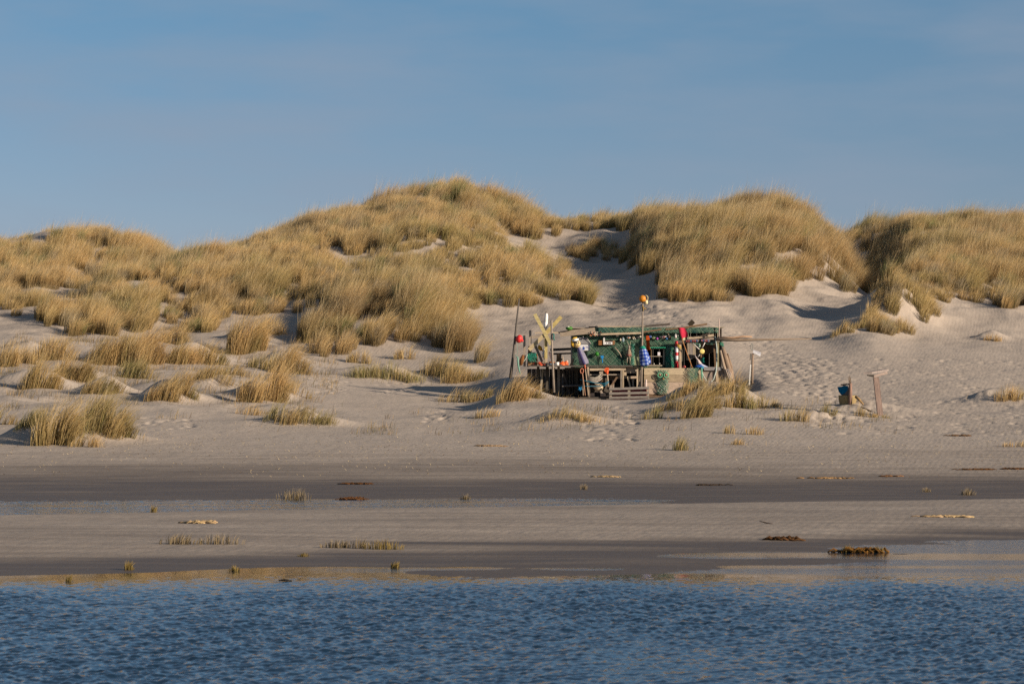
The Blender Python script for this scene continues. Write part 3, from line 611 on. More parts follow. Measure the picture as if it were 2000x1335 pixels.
class MB:
    def __init__(s): s.v = []; s.f = []; s.c = []; s.sm = []
    def _add(s, V, Fs, col, sm=False):
        b = len(s.v); s.v += [tuple(q) for q in V]
        many = isinstance(col, list)
        for i, f in enumerate(Fs):
            s.f.append([b+k for k in f]); s.c.append(col[i] if many else col); s.sm.append(sm)
    def board(s, a, b, w, t, col, n=(0, -1, 0), jit=0.004):
        """plank from a to b: width w across, thickness t along n; a and b lie mid-way"""
        a = Vector(a); b = Vector(b); ax = (b-a).normalized(); n = Vector(n); n = (n - ax*n.dot(ax)).normalized(); sd = ax.cross(n)
        V = []
        for p, e in ((a, -1), (b, 1)):
            for i, j in ((-1, -1), (1, -1), (1, 1), (-1, 1)):
                V.append(p + sd*(i*w/2 + random.uniform(-jit, jit)) + n*(j*t/2) + ax*e*random.uniform(0, jit*2))
        s._add(V, [(3, 2, 1, 0), (4, 5, 6, 7), (0, 1, 5, 4), (1, 2, 6, 5), (2, 3, 7, 6), (3, 0, 4, 7)], col)
        return s
    def tube(s, pts, r, col, k=8, taper=None):
        pts = [Vector(p) for p in pts]; n = len(pts); V = []; 
        up = Vector((0, 0, 1)); 
        prev = None
        for i, p in enumerate(pts):
            tg = (pts[min(i+1, n-1)] - pts[max(i-1, 0)]).normalized()
            if prev is None:
                u = tg.cross(up if abs(tg.z) < 0.9 else Vector((1, 0, 0))).normalized()
            else:
                u = (prev - tg*prev.dot(tg)).normalized()
            prev = u; v = tg.cross(u)
            rr = r[i] if isinstance(r, (list, tuple)) else r
            V += [p + (u*math.cos(2*math.pi*j/k) + v*math.sin(2*math.pi*j/k))*rr for j in range(k)]
        Fs = []; cc = []
        for i in range(n-1):
            for j in range(k):
                Fs.append((i*k+j, i*k+(j+1) % k, (i+1)*k+(j+1) % k, (i+1)*k+j)); cc.append(col[i] if isinstance(col, list) else col)
        Fs.append(tuple(range(k-1, -1, -1))); cc.append(cc[0]); Fs.append(tuple((n-1)*k+j for j in range(k))); cc.append(cc[-2])
        s._add(V, Fs, cc, True); return s
    def ell(s, c, r, col, nu=14, nv=9, rot=None, fn=None):
        c = Vector(c); r = (r, r, r) if isinstance(r, (int, float)) else r; V = []; Fs = []; cc = []
        R = rot or Matrix.Identity(3)
        for i in range(nv+1):
            ph = math.pi*i/nv
            for j in range(nu):
                th = 2*math.pi*j/nu; q = Vector((math.sin(ph)*math.cos(th), math.sin(ph)*math.sin(th), math.cos(ph)))
                k = fn(q) if fn else 1.0
                V.append(c + R @ Vector((q.x*r[0]*k, q.y*r[1]*k, q.z*r[2]*k)))
        for i in range(nv):
            for j in range(nu):
                f = (i*nu+j, (i+1)*nu+j, (i+1)*nu+(j+1) % nu, i*nu+(j+1) % nu)
                Fs.append(f); cc.append(col(i/nv, j/nu) if callable(col) else col)
        s._add(V, Fs, cc, True); return s
    def lathe(s, base, ax, prof, col, k=14, fold=0.0, nf=5):
        """prof: list of (height along ax, radius); col one colour or list per ring"""
        base = Vector(base); ax = Vector(ax).normalized(); u = ax.cross(Vector((0, 1, 0.01))).normalized(); v = ax.cross(u); V = []; Fs = []; cc = []
        for i, (h, r) in enumerate(prof):
            for j in range(k):
                t = 2*math.pi*j/k; rr = r*(1+fold*math.sin(nf*t + i*0.4)*min(1, i/2))
                V.append(base + ax*h + (u*math.cos(t)+v*math.sin(t))*rr)
        for i in range(len(prof)-1):
            for j in range(k):
                Fs.append((i*k+j, i*k+(j+1) % k, (i+1)*k+(j+1) % k, (i+1)*k+j)); cc.append(col(i, j) if callable(col) else (col[i] if isinstance(col, list) else col))
        Fs.append(tuple(range(k-1, -1, -1))); cc.append(cc[0]); Fs.append(tuple((len(prof)-1)*k+j for j in range(k))); cc.append(cc[-2])
        s._add(V, Fs, cc, True); return s
    def prism(s, pts, depth, col, n=(0, 1, 0)):
        """outline extruded along n by depth"""
        a = [Vector(p) for p in pts]; n = Vector(n)*depth; m = len(a)
        V = a + [p+n for p in a]
        Fs = [tuple(range(m)), tuple(range(2*m-1, m-1, -1))] + [(i, i+m, (i+1) % m+m, (i+1) % m) for i in range(m)]
        s._add(V, Fs, col); return s
    def build(s, name, mat, parent=None, loc=None):
        org = Vector(loc) if loc is not None else (parent.matrix_world.translation.copy() if parent else Vector((sum(v[0] for v in s.v)/len(s.v), sum(v[1] for v in s.v)/len(s.v), min(v[2] for v in s.v))))
        if parent is not None:
            org = root_loc(parent)
        me = bpy.data.meshes.new(name)
        me.from_pydata([tuple(Vector(v)-org) for v in s.v], [], s.f); me.update()
        ca_ = me.color_attributes.new('Col', 'FLOAT_COLOR', 'CORNER')
        buf = []
        for f, c in zip(s.f, s.c): buf += [c[0], c[1], c[2], 1.0]*len(f)
        ca_.data.foreach_set('color', buf)
        me.polygons.foreach_set('use_smooth', s.sm)
        me.materials.append(mat)
        o = bpy.data.objects.new(name, me); COL.objects.link(o)
        if parent is not None: o.parent = parent
        else: o.location = org
        return o
def root_loc(o):
    while o.parent: o = o.parent
    return Vector(o.location)
def thing(name, loc, label, cat, group=None):
    o = bpy.data.objects.new(name, None); o.empty_display_size = 0.2; o.location = loc; COL.objects.link(o)
    return tag(o, label, cat, group)
def jc(c, k=0.15):
    q = 1+random.uniform(-k, k); return (c[0]*q, c[1]*q*random.uniform(0.97, 1.03), c[2]*q*random.uniform(0.94, 1.04))
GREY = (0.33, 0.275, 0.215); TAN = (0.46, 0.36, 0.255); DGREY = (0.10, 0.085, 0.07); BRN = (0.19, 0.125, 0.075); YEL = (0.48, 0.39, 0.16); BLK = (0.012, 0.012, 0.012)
NETG = (0.125, 0.225, 0.165); NETL = (0.20, 0.30, 0.215); TEAL = (0.17, 0.34, 0.27)

def net(mb, x0, y0, x1, y1, d, step, r, cols, holes=(), wob=0.03, seed=1, edge=None):
    """knotted diamond netting hung flat on a wall, given by photo corners"""
    rn = random.Random(seed); A = W(x0, y1, d); B = W(x1, y0, d); wx = B.x-A.x; wz = B.z-A.z
    for sgn in (1, -1):
        k = -wz if sgn > 0 else 0
        c = k
        while c < wx + (wz if sgn < 0 else 0):
            pts = []; n = max(3, int(wz/(step*1.4)))
            for i in range(n+1):
                z = wz*i/n; x = c + sgn*z
                ok = 0 <= x <= wx
                if ok and edge and not edge(x/wx, z/wz): ok = False
                P = Vector((A.x+x+rn.uniform(-1, 1)*wob*.5, d - 0.012 - 0.03*abs(math.sin(x*2.1+z*3.3))+rn.uniform(-.01, .01), A.z+z+rn.uniform(-1, 1)*wob*.5))
                if ok:
                    for (hx0, hy0, hx1, hy1) in holes:
                        a_ = W(hx0, hy1, d); b_ = W(hx1, hy0, d)
                        if a_.x < P.x < b_.x and a_.z < P.z < b_.z: ok = False
                if ok: pts.append(P)
                else:
                    if len(pts) > 1: mb.tube(pts, r, jc(rn.choice(cols), .25), 3)
                    pts = []
            if len(pts) > 1: mb.tube(pts, r, jc(rn.choice(cols), .25), 3)
            c += step

# ================================================================= the hut
hut = thing('beach_hut', (W(1225, 778, 131).x, 131, FLOOR), 'driftwood beach hut hung with green fishing net and flotsam in front of the dunes', 'beach hut')
D0 = 131.0; DB = 133.6
def wallpiece(mb, x0, y0, x1, y1, d, t, col):
    a = W(x0, y0, d); b = W(x1, y1, d)
    mb.prism([(a.x, d, b.z), (b.x, d, b.z), (b.x, d, a.z), (a.x, d, a.z)], t, col)
m = MB(); GW = (0.115, 0.155, 0.11)
for i, (x0, x1) in enumerate(((1117, 1156), (1156.3, 1200), (1200.3, 1237), (1237.3, 1248), (1248.3, 1262))):
    wallpiece(m, x0, 642-(x0-1117)*.03, x1, 724, D0, 0.04, jc(GW, .12) if i != 3 else (0.27, 0.29, 0.17))
m.build('wall', DARKIN, hut)
m = MB(); wallpiece(m, 1262.3, 640, 1297.7, 679, D0, 0.04, jc(GW)); m.build('wall', DARKIN, hut)
m = MB(); wallpiece(m, 1262.3, 713, 1297.7, 724, D0, 0.04, (0.2, .2, .12)); m.build('wall', DARKIN, hut)
m = MB(); wallpiece(m, 1298, 640, 1332, 724, D0, 0.04, jc(GW)); m.build('wall', DARKIN, hut)
m = MB(); a = W(1117, 724, D0); h0 = W(0, 642, D0).z
m.prism([(a.x, D0+.042, a.z), (a.x, DB, a.z), (a.x, DB, h0), (a.x, D0+.042, h0)], 0.04, GREY, (1, 0, 0)); m.build('side_wall', WOODV, hut)
m = MB(); a = W(1409, 724, D0)
m.prism([(a.x, D0+.3, FLOOR), (a.x, DB, FLOOR), (a.x, DB, h0), (a.x, D0+.3, h0)], 0.04, DGREY, (1, 0, 0)); m.build('side_wall', WOODV, hut)
m = MB()
for i in range(24):
    x = 1117 + i*12.2; m.board(W(x+6, 775, DB), W(x+6, 640, DB), 12*SQ, .03, jc(DGREY, .3))
m.build('back_wall', WOODV, hut)
m = MB(); m.prism([(W(1332.5, 0, D0).x, D0+.05, FLOOR), (W(1332.5, 0, D0).x, DB-.02, FLOOR), (W(1332.5, 0, D0).x, DB-.02, h0), (W(1332.5, 0, D0).x, D0+.05, h0)], 0.035, DGREY, (1, 0, 0)); m.build('partition', WOODV, hut)
m = MB()
for i in range(15):
    x = 1116 + i*19.9; z = W(0, 641.5-i*.1, D0).z
    m.prism([(W(x, 0, D0).x, D0-.22, z), (W(x+19.7, 0, D0).x, D0-.22, z), (W(x+19.7, 0, D0).x, DB+.2, z+.05), (W(x, 0, D0).x, DB+.2, z+.05)], .045, jc(GREY, .3), (0, 0, 1))
m.build('roof', WOOD, hut)
m = MB(); m.prism([(W(1030, 0, D0).x, 129.4, FLOOR-.40), (W(1412, 0, D0).x, 129.4, FLOOR-.40), (W(1412, 0, D0).x, DB, FLOOR-.40), (W(1030, 0, D0).x, DB, FLOOR-.40)], .41, DGREY, (0, 0, 1)); m.build('deck', WOOD, hut)
# roof edge timbers
for (a, b, w_, t_, col, d) in (((1045, 650), (1118, 649), 3.2, .09, TAN, 130.68), ((1094, 652), (1162, 645), 11, .06, GREY, 130.62), ((1160, 653), (1252, 650), 4.0, .08, TAN, 130.6), ((1254, 648.5), (1292, 643), 3.2, .07, BRN, 130.62), ((1300, 643), (1345, 639.5), 3.2, .07, BRN, 130.62),
                               ((1150, 638.6), (1164, 638.6), 2.6, .1, BLK, 130.7), ((1163, 637.4), (1232, 637.8), 2.4, .10, TAN, 130.7), ((1256, 637), (1308, 632.6), 3.4, .14, DGREY, 131.0), ((1336, 639.5), (1381, 632.4), 3.6, .10, BRN, 130.8),
                               ((1346, 635), (1354, 627), 9, .25, (.05, .04, .025), 131.2), ((1232, 637.5), (1260, 636), 2.2, .1, GREY, 130.75)):
    m = MB(); m.board(W(*a, d), W(*b, d), w_*SQ, t_, jc(col)); m.build('roof_beam', WOOD, hut)
# window with frame, bars and dark reflecting pane
fr = MB()
for a, b in (((1262, 680), (1298, 680)), ((1262, 713.5), (1298, 713.5)), ((1263, 679), (1263, 715)), ((1296.5, 679), (1296.5, 715))):
    fr.board(W(*a, 130.97), W(*b, 130.97), 2.6*SQ, .06, jc(GREY))
fo = fr.build('window', WOODV, hut)
b_ = MB(); b_.board(W(1272, 681, 130.98), W(1272, 713, 130.98), 1.3*SQ, .04, BRN); b_.build('glazing_bar', WOODV, fo)
b_ = MB(); b_.board(W(1264, 695.5, 130.955), W(1295, 695.5, 130.955), 1.2*SQ, .012, GREY); b_.build('glazing_bar', WOOD, fo)
# uprights of the right hand shed and its inner planking
for (a, b, w_, d, col) in (((1328.5, 668), (1329.5, 775), 4.4, 130.75, TAN), ((1343.5, 641), (1343.5, 668), 3.4, 130.8, (.25, .27, .19)), ((1402, 668), (1402, 775), 4.2, 130.7, (.33, .30, .19)), ((1393, 644), (1397, 716), 3.2, 131.2, BRN), ((1403.5, 640), (1403, 668), 5, 131.05, GREY)):
    m = MB(); m.board(W(*a, d), W(*b, d), w_*SQ, .1, jc(col)); m.build('post', WOODV, hut)
m = MB()
for x0, x1, y0, y1, c in ((1340, 1346.7, 668, 702, GREY), (1347, 1353, 668, 700, (.3, .27, .24)), (1353.3, 1360, 668, 698, GREY), (1360.3, 1368, 668, 697, (.2, .17, .14)), (1368.4, 1374, 667, 694, TAN), (1375, 1382, 667, 691, BRN), (1382.3, 1391, 667, 689, (.17, .11, .08)), (1391.5, 1398, 667, 686, GREY)):
    m.prism([W(x0, y1+1.5, 132.0), W(x1, y1, 132.0), W(x1, y0, 132.0), W(x0, y0, 132.0)], .03, jc(c, .1))
m.build('inner_wall', WOODV, hut)
m = MB(); m.board(W(1343, 644.5, 130.85), W(1402, 645.5, 130.85), 2.4*SQ, .09, TAN); m.build('lintel', WOOD, hut)
m = MB(); m.board(W(1343, 660.5, 130.95), W(1394, 654.5, 130.95), 5*SQ, .05, jc(TAN)); m.build('cross_board', WOOD, hut)
m = MB(); m.board(W(1342, 663.8, 131.05), W(1394, 660.8, 131.05), 4*SQ, .05, jc(GREY)); m.build('cross_board', WOOD, hut)
# parapet of thick planks on the right, capped
m = MB()
for y0, y1, c in ((718.5, 731.5, TAN), (732, 745.5, (.38, .29, .20)), (746, 758, TAN), (758.4, 769, (.5, .39, .28)), (769.4, 783, BRN)):
    m.board(W(1258, (y0+y1)/2, 129.8), W(1372, (y0+y1)/2, 129.8), (y1-y0)*SQ, .07, jc(c, .1))
    m.board(W(1372.4, (y0+y1)/2, 129.82), W(1416, (y0+y1)/2, 129.82), (y1-y0)*SQ, .06, jc((.36, .29, .24), .1))
m.build('parapet', WOOD, hut)
m = MB(); m.board(W(1375, 719.5, 129.7), W(1409, 720, 129.7), 6.5*SQ, .06, (.27, .25, .24)); m.build('parapet_cap', WOOD, hut)
m = MB(); m.board(W(1401, 724, 129.72), W(1401, 782, 129.72), 6*SQ, .05, TAN); m.build('parapet_post', WOODV, hut)
# long ledge on the left with its rail, back planking and posts
m = MB()
for i in range(5): m.board(W(1031, 714.5, 129.55+i*.26), W(1258, 714.5, 129.55+i*.26), .25, .06, jc(DGREY, .25), (0, 0, 1))
m.build('ledge', WOOD, hut)
for a, b, w_, d, col in (((1103, 720, ), (1136, 720), 5, 130.4, DGREY), ((1148, 720.5), (1222, 719.5), 6.5, 129.6, TAN), ((1150, 731.5), (1217, 731), 2.6, 129.72, GREY), ((1203, 737), (1245, 736.5), 4.4, 130.0, TAN), ((1175, 744), (1208, 732.5), 8, 130.1, BRN), ((1222, 722), (1246, 722.5), 12, 129.75, GREY),
                         ((1144, 759), (1191, 757), 13, 129.95, DGREY), ((1144, 771), (1191, 770), 9, 130.05, (.07, .06, .055)), ((1219, 721), (1219, 733), 9, 129.7, TAN), ((1174, 722), (1174, 731), 7, 129.68, GREY)):
    m = MB(); m.board(W(*a, d), W(*b, d), w_*SQ, .06, jc(col)); m.build('rail', WOOD, hut)
for a, b, w_, d, col in (((1069, 716), (1069, 772), 6, 130.6, DGREY), ((1081, 718), (1086, 770), 6, 130.55, DGREY), ((1091, 716), (1091, 772), 5, 130.65, GREY), ((1051, 716), (1052, 765), 5, 130.6, DGREY), ((1213.5, 719), (1213.5, 757), 2.8, 129.62, GREY), ((1217, 722), (1217, 757), 2.8, 129.6, TAN), ((1197.5, 742), (1198.5, 758), 4.0, 129.8, GREY), ((1245, 717), (1245, 757), 3.2, 129.6, TAN), ((1236, 740), (1237, 758), 3.4, 129.9, GREY), ((1185, 738), (1186, 772), 6, 129.75, DGREY), ((1160, 742), (1178, 771), 4, 129.62, GREY), ((1205, 736), (1192, 757), 3.4, 129.66, BRN), ((1226, 735), (1231, 757), 3, 129.7, TAN), ((1099, 722), (1112, 770), 3.4, 130.5, DGREY), ((1060, 722), (1056, 766), 4, 130.5, GREY), ((1126, 720), (1128, 772), 3.6, 130.4, DGREY), ((1252, 722), (1249, 775), 4, 129.62, GREY)):
    m = MB(); m.board(W(*a, d), W(*b, d), w_*SQ, .08, jc(col)); m.build('post', WOODV, hut)
m = MB(); m.tube([W(1147.5, 713, 129.5), W(1149, 735, 129.5), W(1150, 775, 129.5)], .055, TAN); m.build('post', WOODV, hut)
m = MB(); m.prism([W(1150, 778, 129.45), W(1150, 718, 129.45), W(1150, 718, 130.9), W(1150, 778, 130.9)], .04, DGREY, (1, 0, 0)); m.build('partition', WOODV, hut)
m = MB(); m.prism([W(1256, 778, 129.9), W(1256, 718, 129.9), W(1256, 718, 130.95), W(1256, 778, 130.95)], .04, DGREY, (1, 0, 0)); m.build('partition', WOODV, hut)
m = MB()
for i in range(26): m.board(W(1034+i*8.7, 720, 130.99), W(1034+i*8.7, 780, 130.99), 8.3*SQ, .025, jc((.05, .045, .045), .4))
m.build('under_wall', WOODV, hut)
m = MB()
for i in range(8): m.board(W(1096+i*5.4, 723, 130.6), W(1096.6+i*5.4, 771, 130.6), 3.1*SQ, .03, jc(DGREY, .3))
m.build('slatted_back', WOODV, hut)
m = MB()
for k in range(3): m.board(W(1098, 754-k*.6, 130.05+k*.17), W(1137, 752.5-k*.6, 130.05+k*.17), .15, .05, jc((.15, .13, .12)), (0, 0, 1))
m.build('bench_seat', WOOD, hut)
# open frame on the left of the ledge
for a, b, w_, d, col in (((1035.5, 645), (1036, 690), 4.6, 130.4, GREY), ((1024, 655), (1024.5, 715), 4.6, 130.2, GREY), ((1034, 676), (1031.5, 716), 4.4, 130.35, BRN), ((1063.5, 655), (1063.5, 716), 3.4, 130.5, GREY)):
    m = MB(); m.board(W(*a, d), W(*b, d), w_*SQ, .09, jc(col)); m.build('post', WOODV, hut)
m = MB(); m.board(W(1036, 659, 130.46), W(1075, 653.5, 130.46), 5.6*SQ, .05, GREY); m.build('rail', WOOD, hut)
m = MB(); m.board(W(1075, 683, 132.9), W(1118, 681, 132.9), 5*SQ, .05, DGREY); m.build('rail', WOOD, hut)
m = MB(); m.board(W(1075, 691, 132.9), W(1118, 689.5, 132.9), 3.4*SQ, .05, DGREY); m.build('rail', WOOD, hut)
# netting over the boards
m = MB(); net(m, 1117, 643, 1326, 717, 130.97, .085, .010, [NETG, NETL, (0.05, .17, .12), NETG], holes=[(1262, 679, 1299, 716), (1237, 676, 1248, 717)], seed=2); o = m.build('netting', ROPE, hut)
m = MB(); net(m, 1117, 655, 1326, 682, 130.95, .075, .010, [NETL, (.13, .30, .2), NETG], holes=[(1262, 679, 1299, 716)], seed=5, edge=lambda u, v: v > .35+.25*math.sin(u*19)); m.build('netting', ROPE, hut)
m = MB(); net(m, 1160, 639, 1405, 650, 130.66, .05, .010, [NETG, NETL, (.05, .15, .13)], seed=3); m.build('netting', ROPE, hut)
m = MB(); net(m, 1338, 666, 1400, 676, 130.72, .05, .009, [NETG, TEAL], seed=6, edge=lambda u, v: v > .35+.3*math.sin(u*14)); m.build('netting', ROPE, hut)
m = MB(); net(m, 1299, 678, 1318, 724, 130.9, .045, .012, [NETG, (.03, .22, .15)], seed=9); m.build('netting', ROPE, hut)
m = MB(); net(m, 1231, 672, 1240, 717, 130.88, .05, .011, [(.03, .2, .14), TEAL], seed=10); m.build('netting', ROPE, hut)
m = MB()
for i in range(9): m.tube([W(1264+i*4, 677.5, 130.86), W(1265.5+i*4, 679.6, 130.86), W(1268+i*4, 677.5+random.uniform(-.6, .8), 130.86)], .028, jc((.02, .22, .13)), 5)
m.build('net_roll', ROPE, hut)

# ================================================================= loose things on and round the hut
def one(name, mb, mat, label, cat, group=None): return tag(mb.build(name, mat), label, cat, group)
# tall pole with a red buoy
one('pole', MB().tube([W(997, 738, 128.6), W(1003, 690, 128.6), (W(1009, 630, 128.6)), W(1014, 583, 128.6)], [.075, .06, .045, .028], (.13, .115, .10)), WOODV, 'tall thin leaning grey pole at the left end of the hut', 'pole')
t = thing('buoy', W(1014, 661, 128.5), 'round red buoy tied beside the tall leaning pole', 'buoy')
MB().ell(W(1014, 661.5, 128.45), (6.6*SQ, 6.6*SQ, 8*SQ), lambda a, b: (.62, .035, .03), rot=Matrix.Rotation(.35, 3, 'Y')).build('float', PAINT, t)
MB().lathe(W(1018.5, 664.5, 128.45), (.8, 0, -.45), [(0, .07), (.06, .06), (.09, .03)], (.55, .03, .03), 10).build('eye', PAINT, t)
one('rope', MB().tube([W(1010, 662, 128.4), W(1010.5, 690, 128.4), W(1006, 694, 128.45), W(1011, 697, 128.4), W(1012, 712, 128.4), W(1014, 722, 128.4), W(1016, 731, 128.4)], [.008, .008, .012, .04, .045, .04, .02], TEAL, 6), ROPE, 'pale turquoise rope hanging below the red buoy', 'rope')
one('driftwood', MB().tube([W(1017, 713, 129.4), W(1019, 703, 129.4), W(1022, 693, 129.4)], [.07, .11, .06], (.2, .085, .03), 7), WOODV, 'rust brown lump of driftwood leaning on the short left post', 'driftwood')
# fish box with net heap
t = thing('fish_box', W(1041, 713, 129.9), 'brown wooden box with orange paint on the left end of the ledge', 'box')
for i, (y0, y1) in enumerate(((691, 697), (698, 705), (706, 713))):
    MB().board(W(1031.5, (y0+y1)/2, 129.7), W(1050, (y0+y1)/2, 129.7), (y1-y0)*SQ, .03, jc((.30, .17, .09))).build('front_board', WOOD, t)
MB().board(W(1032, 702, 129.72), W(1032, 702, 130.15), 22*SQ, .03, BRN, (1, 0, 0)).build('side_board', WOOD, t)
MB().board(W(1049.5, 702, 129.72), W(1049.5, 702, 130.15), 22*SQ, .03, BRN, (1, 0, 0)).build('side_board', WOOD, t)
MB().prism([W(1040.5, 713, 129.67), W(1044.5, 713, 129.67), W(1044, 702, 129.67), W(1041.5, 701, 129.67)], .012, (.55, .12, .05)).build('paint_patch', PAINT, t)
m = MB(); rr_ = random.Random(4)
for i in range(26):
    x = rr_.uniform(1030, 1046); y = 690+rr_.uniform(0, 3)
    m.tube([W(x, y, 129.62), W(x+rr_.uniform(-3, 3), y+rr_.uniform(2, 8), 129.58), W(x+rr_.uniform(-3, 6), y+rr_.uniform(4, 17), 129.6)], .018, jc((.03, .2, .14), .4), 4)
m.ell(W(1040, 691, 129.85), (9*SQ, .2, 3*SQ), (.03, .17, .12))
one('fishing_net', m, ROPE, 'bundle of green netting draped over the brown box', 'net')
one('rope', MB().tube([W(1030, 692, 129.5), W(1028, 698, 129.45), W(1023, 705, 129.45), W(1018, 712, 129.5), W(1012, 716, 129.5)], .022, (.38, .47, .38), 6), ROPE, 'grey-green rope running from the brown box down to the sand', 'rope')
# windmill of yellow boards
t = thing('windmill', W(1067, 715, 129.7), 'windmill of crossed yellow boards on a post left of the hut', 'windmill')
MB().board(W(1066.5, 660, 129.75), W(1066.5, 702, 129.75), 5.6*SQ, .07, YEL).build('post', WOODV, t)
MB().board(W(1066.8, 700, 129.72), W(1067, 716, 129.72), 5*SQ, .05, TAN).build('post', WOODV, t)
MB().board(W(1044.5, 613, 129.62), W(1076, 673, 129.62), 6.6*SQ, .04, (.50, .42, .20)).build('blade', WOOD, t)
MB().board(W(1096, 618.5, 129.67), W(1066, 651, 129.67), 7.2*SQ, .04, (.48, .38, .15)).build('blade', WOOD, t)
MB().board(W(1066, 651, 129.665), W(1033.5, 683, 129.665), 7.2*SQ, .04, (.48, .39, .23)).build('blade', WOOD, t)
t = thing('fender', W(1067, 642, 129.9), 'white bottle shaped fender on a stick behind the yellow windmill', 'fender')
MB().lathe(W(1065.5, 641, 129.9), (.07, 0, 1), [(0, .05), (.02, .085), (.26, .095), (.27, .075), (.3, .085), (.55, .08), (.66, .055), (.70, .02)], (.75, .73, .70), 12).build('body', PAINT, t)
MB().tube([W(1066, 660, 129.95), W(1066.6, 608, 129.95)], .025, DGREY, 6).build('stick', WOODV, t)
one('pole', MB().tube([W(1077.2, 625, 129.2), W(1078, 680, 129.2), W(1082, 766, 129.2)], [.045, .05, .058], (.30, .25, .20), 10), WOODV, 'bare upright pole in front of the yellow windmill', 'pole')
one('rope', MB().tube([W(1080, 651, 129.15), W(1082, 655, 129.1), W(1081, 660, 129.12), W(1083, 664, 129.15)], .03, (.03, .2, .17), 5), ROPE, 'scrap of dark teal rope knotted on the bare upright pole', 'rope')
# things on the ledge
one('driftwood', MB().board(W(1046, 676, 130.1), W(1062, 713, 129.9), 5*SQ, .06, (.25, .21, .17)), WOODV, 'grey split plank leaning on the ledge beside the yellow helmet', 'driftwood')
one('driftwood', MB().board(W(1073, 688, 130.2), W(1079, 706, 130.0), 4*SQ, .05, (.16, .12, .12)), WOODV, 'dark stick leaning behind the yellow windmill post', 'driftwood')
t = thing('safety_helmet', W(1055, 684, 130.0), 'yellow safety helmet above the grey split plank', 'helmet')
MB().ell(W(1055, 679, 130.0), (4.2*SQ, .14, 6*SQ), (.62, .34, .02), rot=Matrix.Rotation(-.45, 3, 'Y'), fn=lambda q: 1 if q.x < .35 else .75).build('shell', PAINT, t)
MB().lathe(W(1058, 682, 129.98), (.85, 0, .3), [(0, .15), (.02, .17), (.035, .15)], (.55, .28, .02), 14).build('brim', PAINT, t)
one('bottle', MB().lathe(W(1062, 698, 129.9), (0.03, 0, 1), [(0, .06), (.02, .075), (.26, .075), (.33, .05), (.36, .028), (.4, .028)], (.72, .71, .68), 12), PAINT, 'white plastic bottle left of the yellow windmill post', 'bottle')
one('float', MB().tube([W(1051, 710.5, 129.5), W(1053, 708, 129.48), W(1058, 709.5, 129.5), W(1063, 711.5, 129.5), W(1058, 712.5, 129.45), W(1052, 712.2, 129.47)], [.05, .055, .05, .045, .05, .05], (.62, .10, .04), 8), PAINT, 'orange ring shaped float lying on the ledge', 'float')
t = thing('bowl', W(1078, 714, 129.6), 'rust brown and blue-grey bowl on the ledge by the bare pole', 'bowl')
MB().lathe(W(1077, 713, 129.6), (0, 0, 1), [(0, .1), (.03, .16), (.08, .17)], (.22, .30, .38), 14).build('bowl_base', PAINT, t)
MB().ell(W(1077.5, 708, 129.6), (6.5*SQ, .15, 3*SQ), (.38, .15, .05)).build('heap', PAINT, t)
one('cup', MB().lathe(W(1088.5, 713, 129.5), (0, 0, 1), [(0, .075), (.01, .08), (.14, .088), (.145, .078), (.03, .07)], (.75, .73, .68), 12), PAINT, 'white cup on the ledge', 'cup')
one('tree_stump', MB().tube([W(1090, 712, 130.2), W(1091, 702, 130.2), W(1092, 691, 130.2)], [.13, .1, .12], (.14, .095, .055), 9).tube([W(1092, 706, 130.15), W(1097, 700, 130.1)], [.08, .05], (.2, .12, .05), 7), WOODV, 'dark brown tree stump standing behind the white cup', 'stump')
one('stick', MB().tube([W(1100, 712, 129.9), W(1099, 695, 129.9)], [.03, .025], TAN, 6), WOODV, 'short upright stick between the stump and the orange cones', 'stick')
t = thing('traffic_cone', W(1100, 714, 129.6), 'flattened orange cone on the ledge next to the hut wall', 'cone')
MB().lathe(W(1098, 712.5, 129.6), (.35, 0, 1), [(0, .17), (.05, .15), (.16, .05), (.17, .02)], (.75, .13, .03), 12).build('cone_body', PAINT, t)
MB().lathe(W(1105, 712.5, 129.65), (.1, 0, 1), [(0, .12), (.12, .1), (.17, .04)], (.7, .12, .03), 12).build('cone_tip', PAINT, t)
one('seashell', MB().ell(W(1107, 706.5, 129.7), (3*SQ, .06, 4*SQ), (.42, .30, .24)), PAINT, 'pinkish shell resting on the flattened orange cone', 'shell')
one('driftwood', MB().board(W(1115, 714, 129.8), W(1120, 700, 130.0), 5*SQ, .05, (.2, .165, .10)), WOODV, 'jagged driftwood leaning against the left corner of the netted wall', 'driftwood')
t = thing('float', W(1111.5, 645, 130.5), 'green lumpy float on the beam end above the roof line', 'float')
MB().ell(W(1111.5, 641, 130.5), (7*SQ, .15, 4.2*SQ), (.05, .17, .02), fn=lambda q: 1+.06*math.sin(q.x*7+q.z*5)).build('body', PAINT, t)
MB().ell(W(1110, 638.2, 130.42), (2.6*SQ, .05, 1.3*SQ), (.6, .62, .5)).build('pale_patch', PAINT, t)
# figure with sailor cap
t = thing('scarecrow', W(1150, 770, 129.3), 'buoy headed scarecrow with white sailor cap and violet grey coat on a stick', 'scarecrow')
hd = MB().ell(W(1127.5, 671.5, 129.6), (6.2*SQ, .14, 7.4*SQ), (.68, .52, .24), 16, 12, rot=Matrix.Rotation(.3, 3, 'Y')).build('head', PAINT, t)
for ex, ey in ((1127.2, 668.8), (1131.2, 668.2)):
    MB().ell(W(ex, ey, 129.462), (1.25*SQ, .012, 1.9*SQ), (.75, .72, .6)).build('eye', PAINT, hd)
    MB().ell(W(ex+.2, ey+.4, 129.447), (.55*SQ, .008, 1.0*SQ), (.02, .02, .02)).build('pupil', PAINT, hd)
MB().tube([W(1128, 674.3, 129.475), W(1129.8, 675.4, 129.468), W(1132, 674.2, 129.48)], .01, (.25, .08, .03), 5).build('mouth', PAINT, hd)
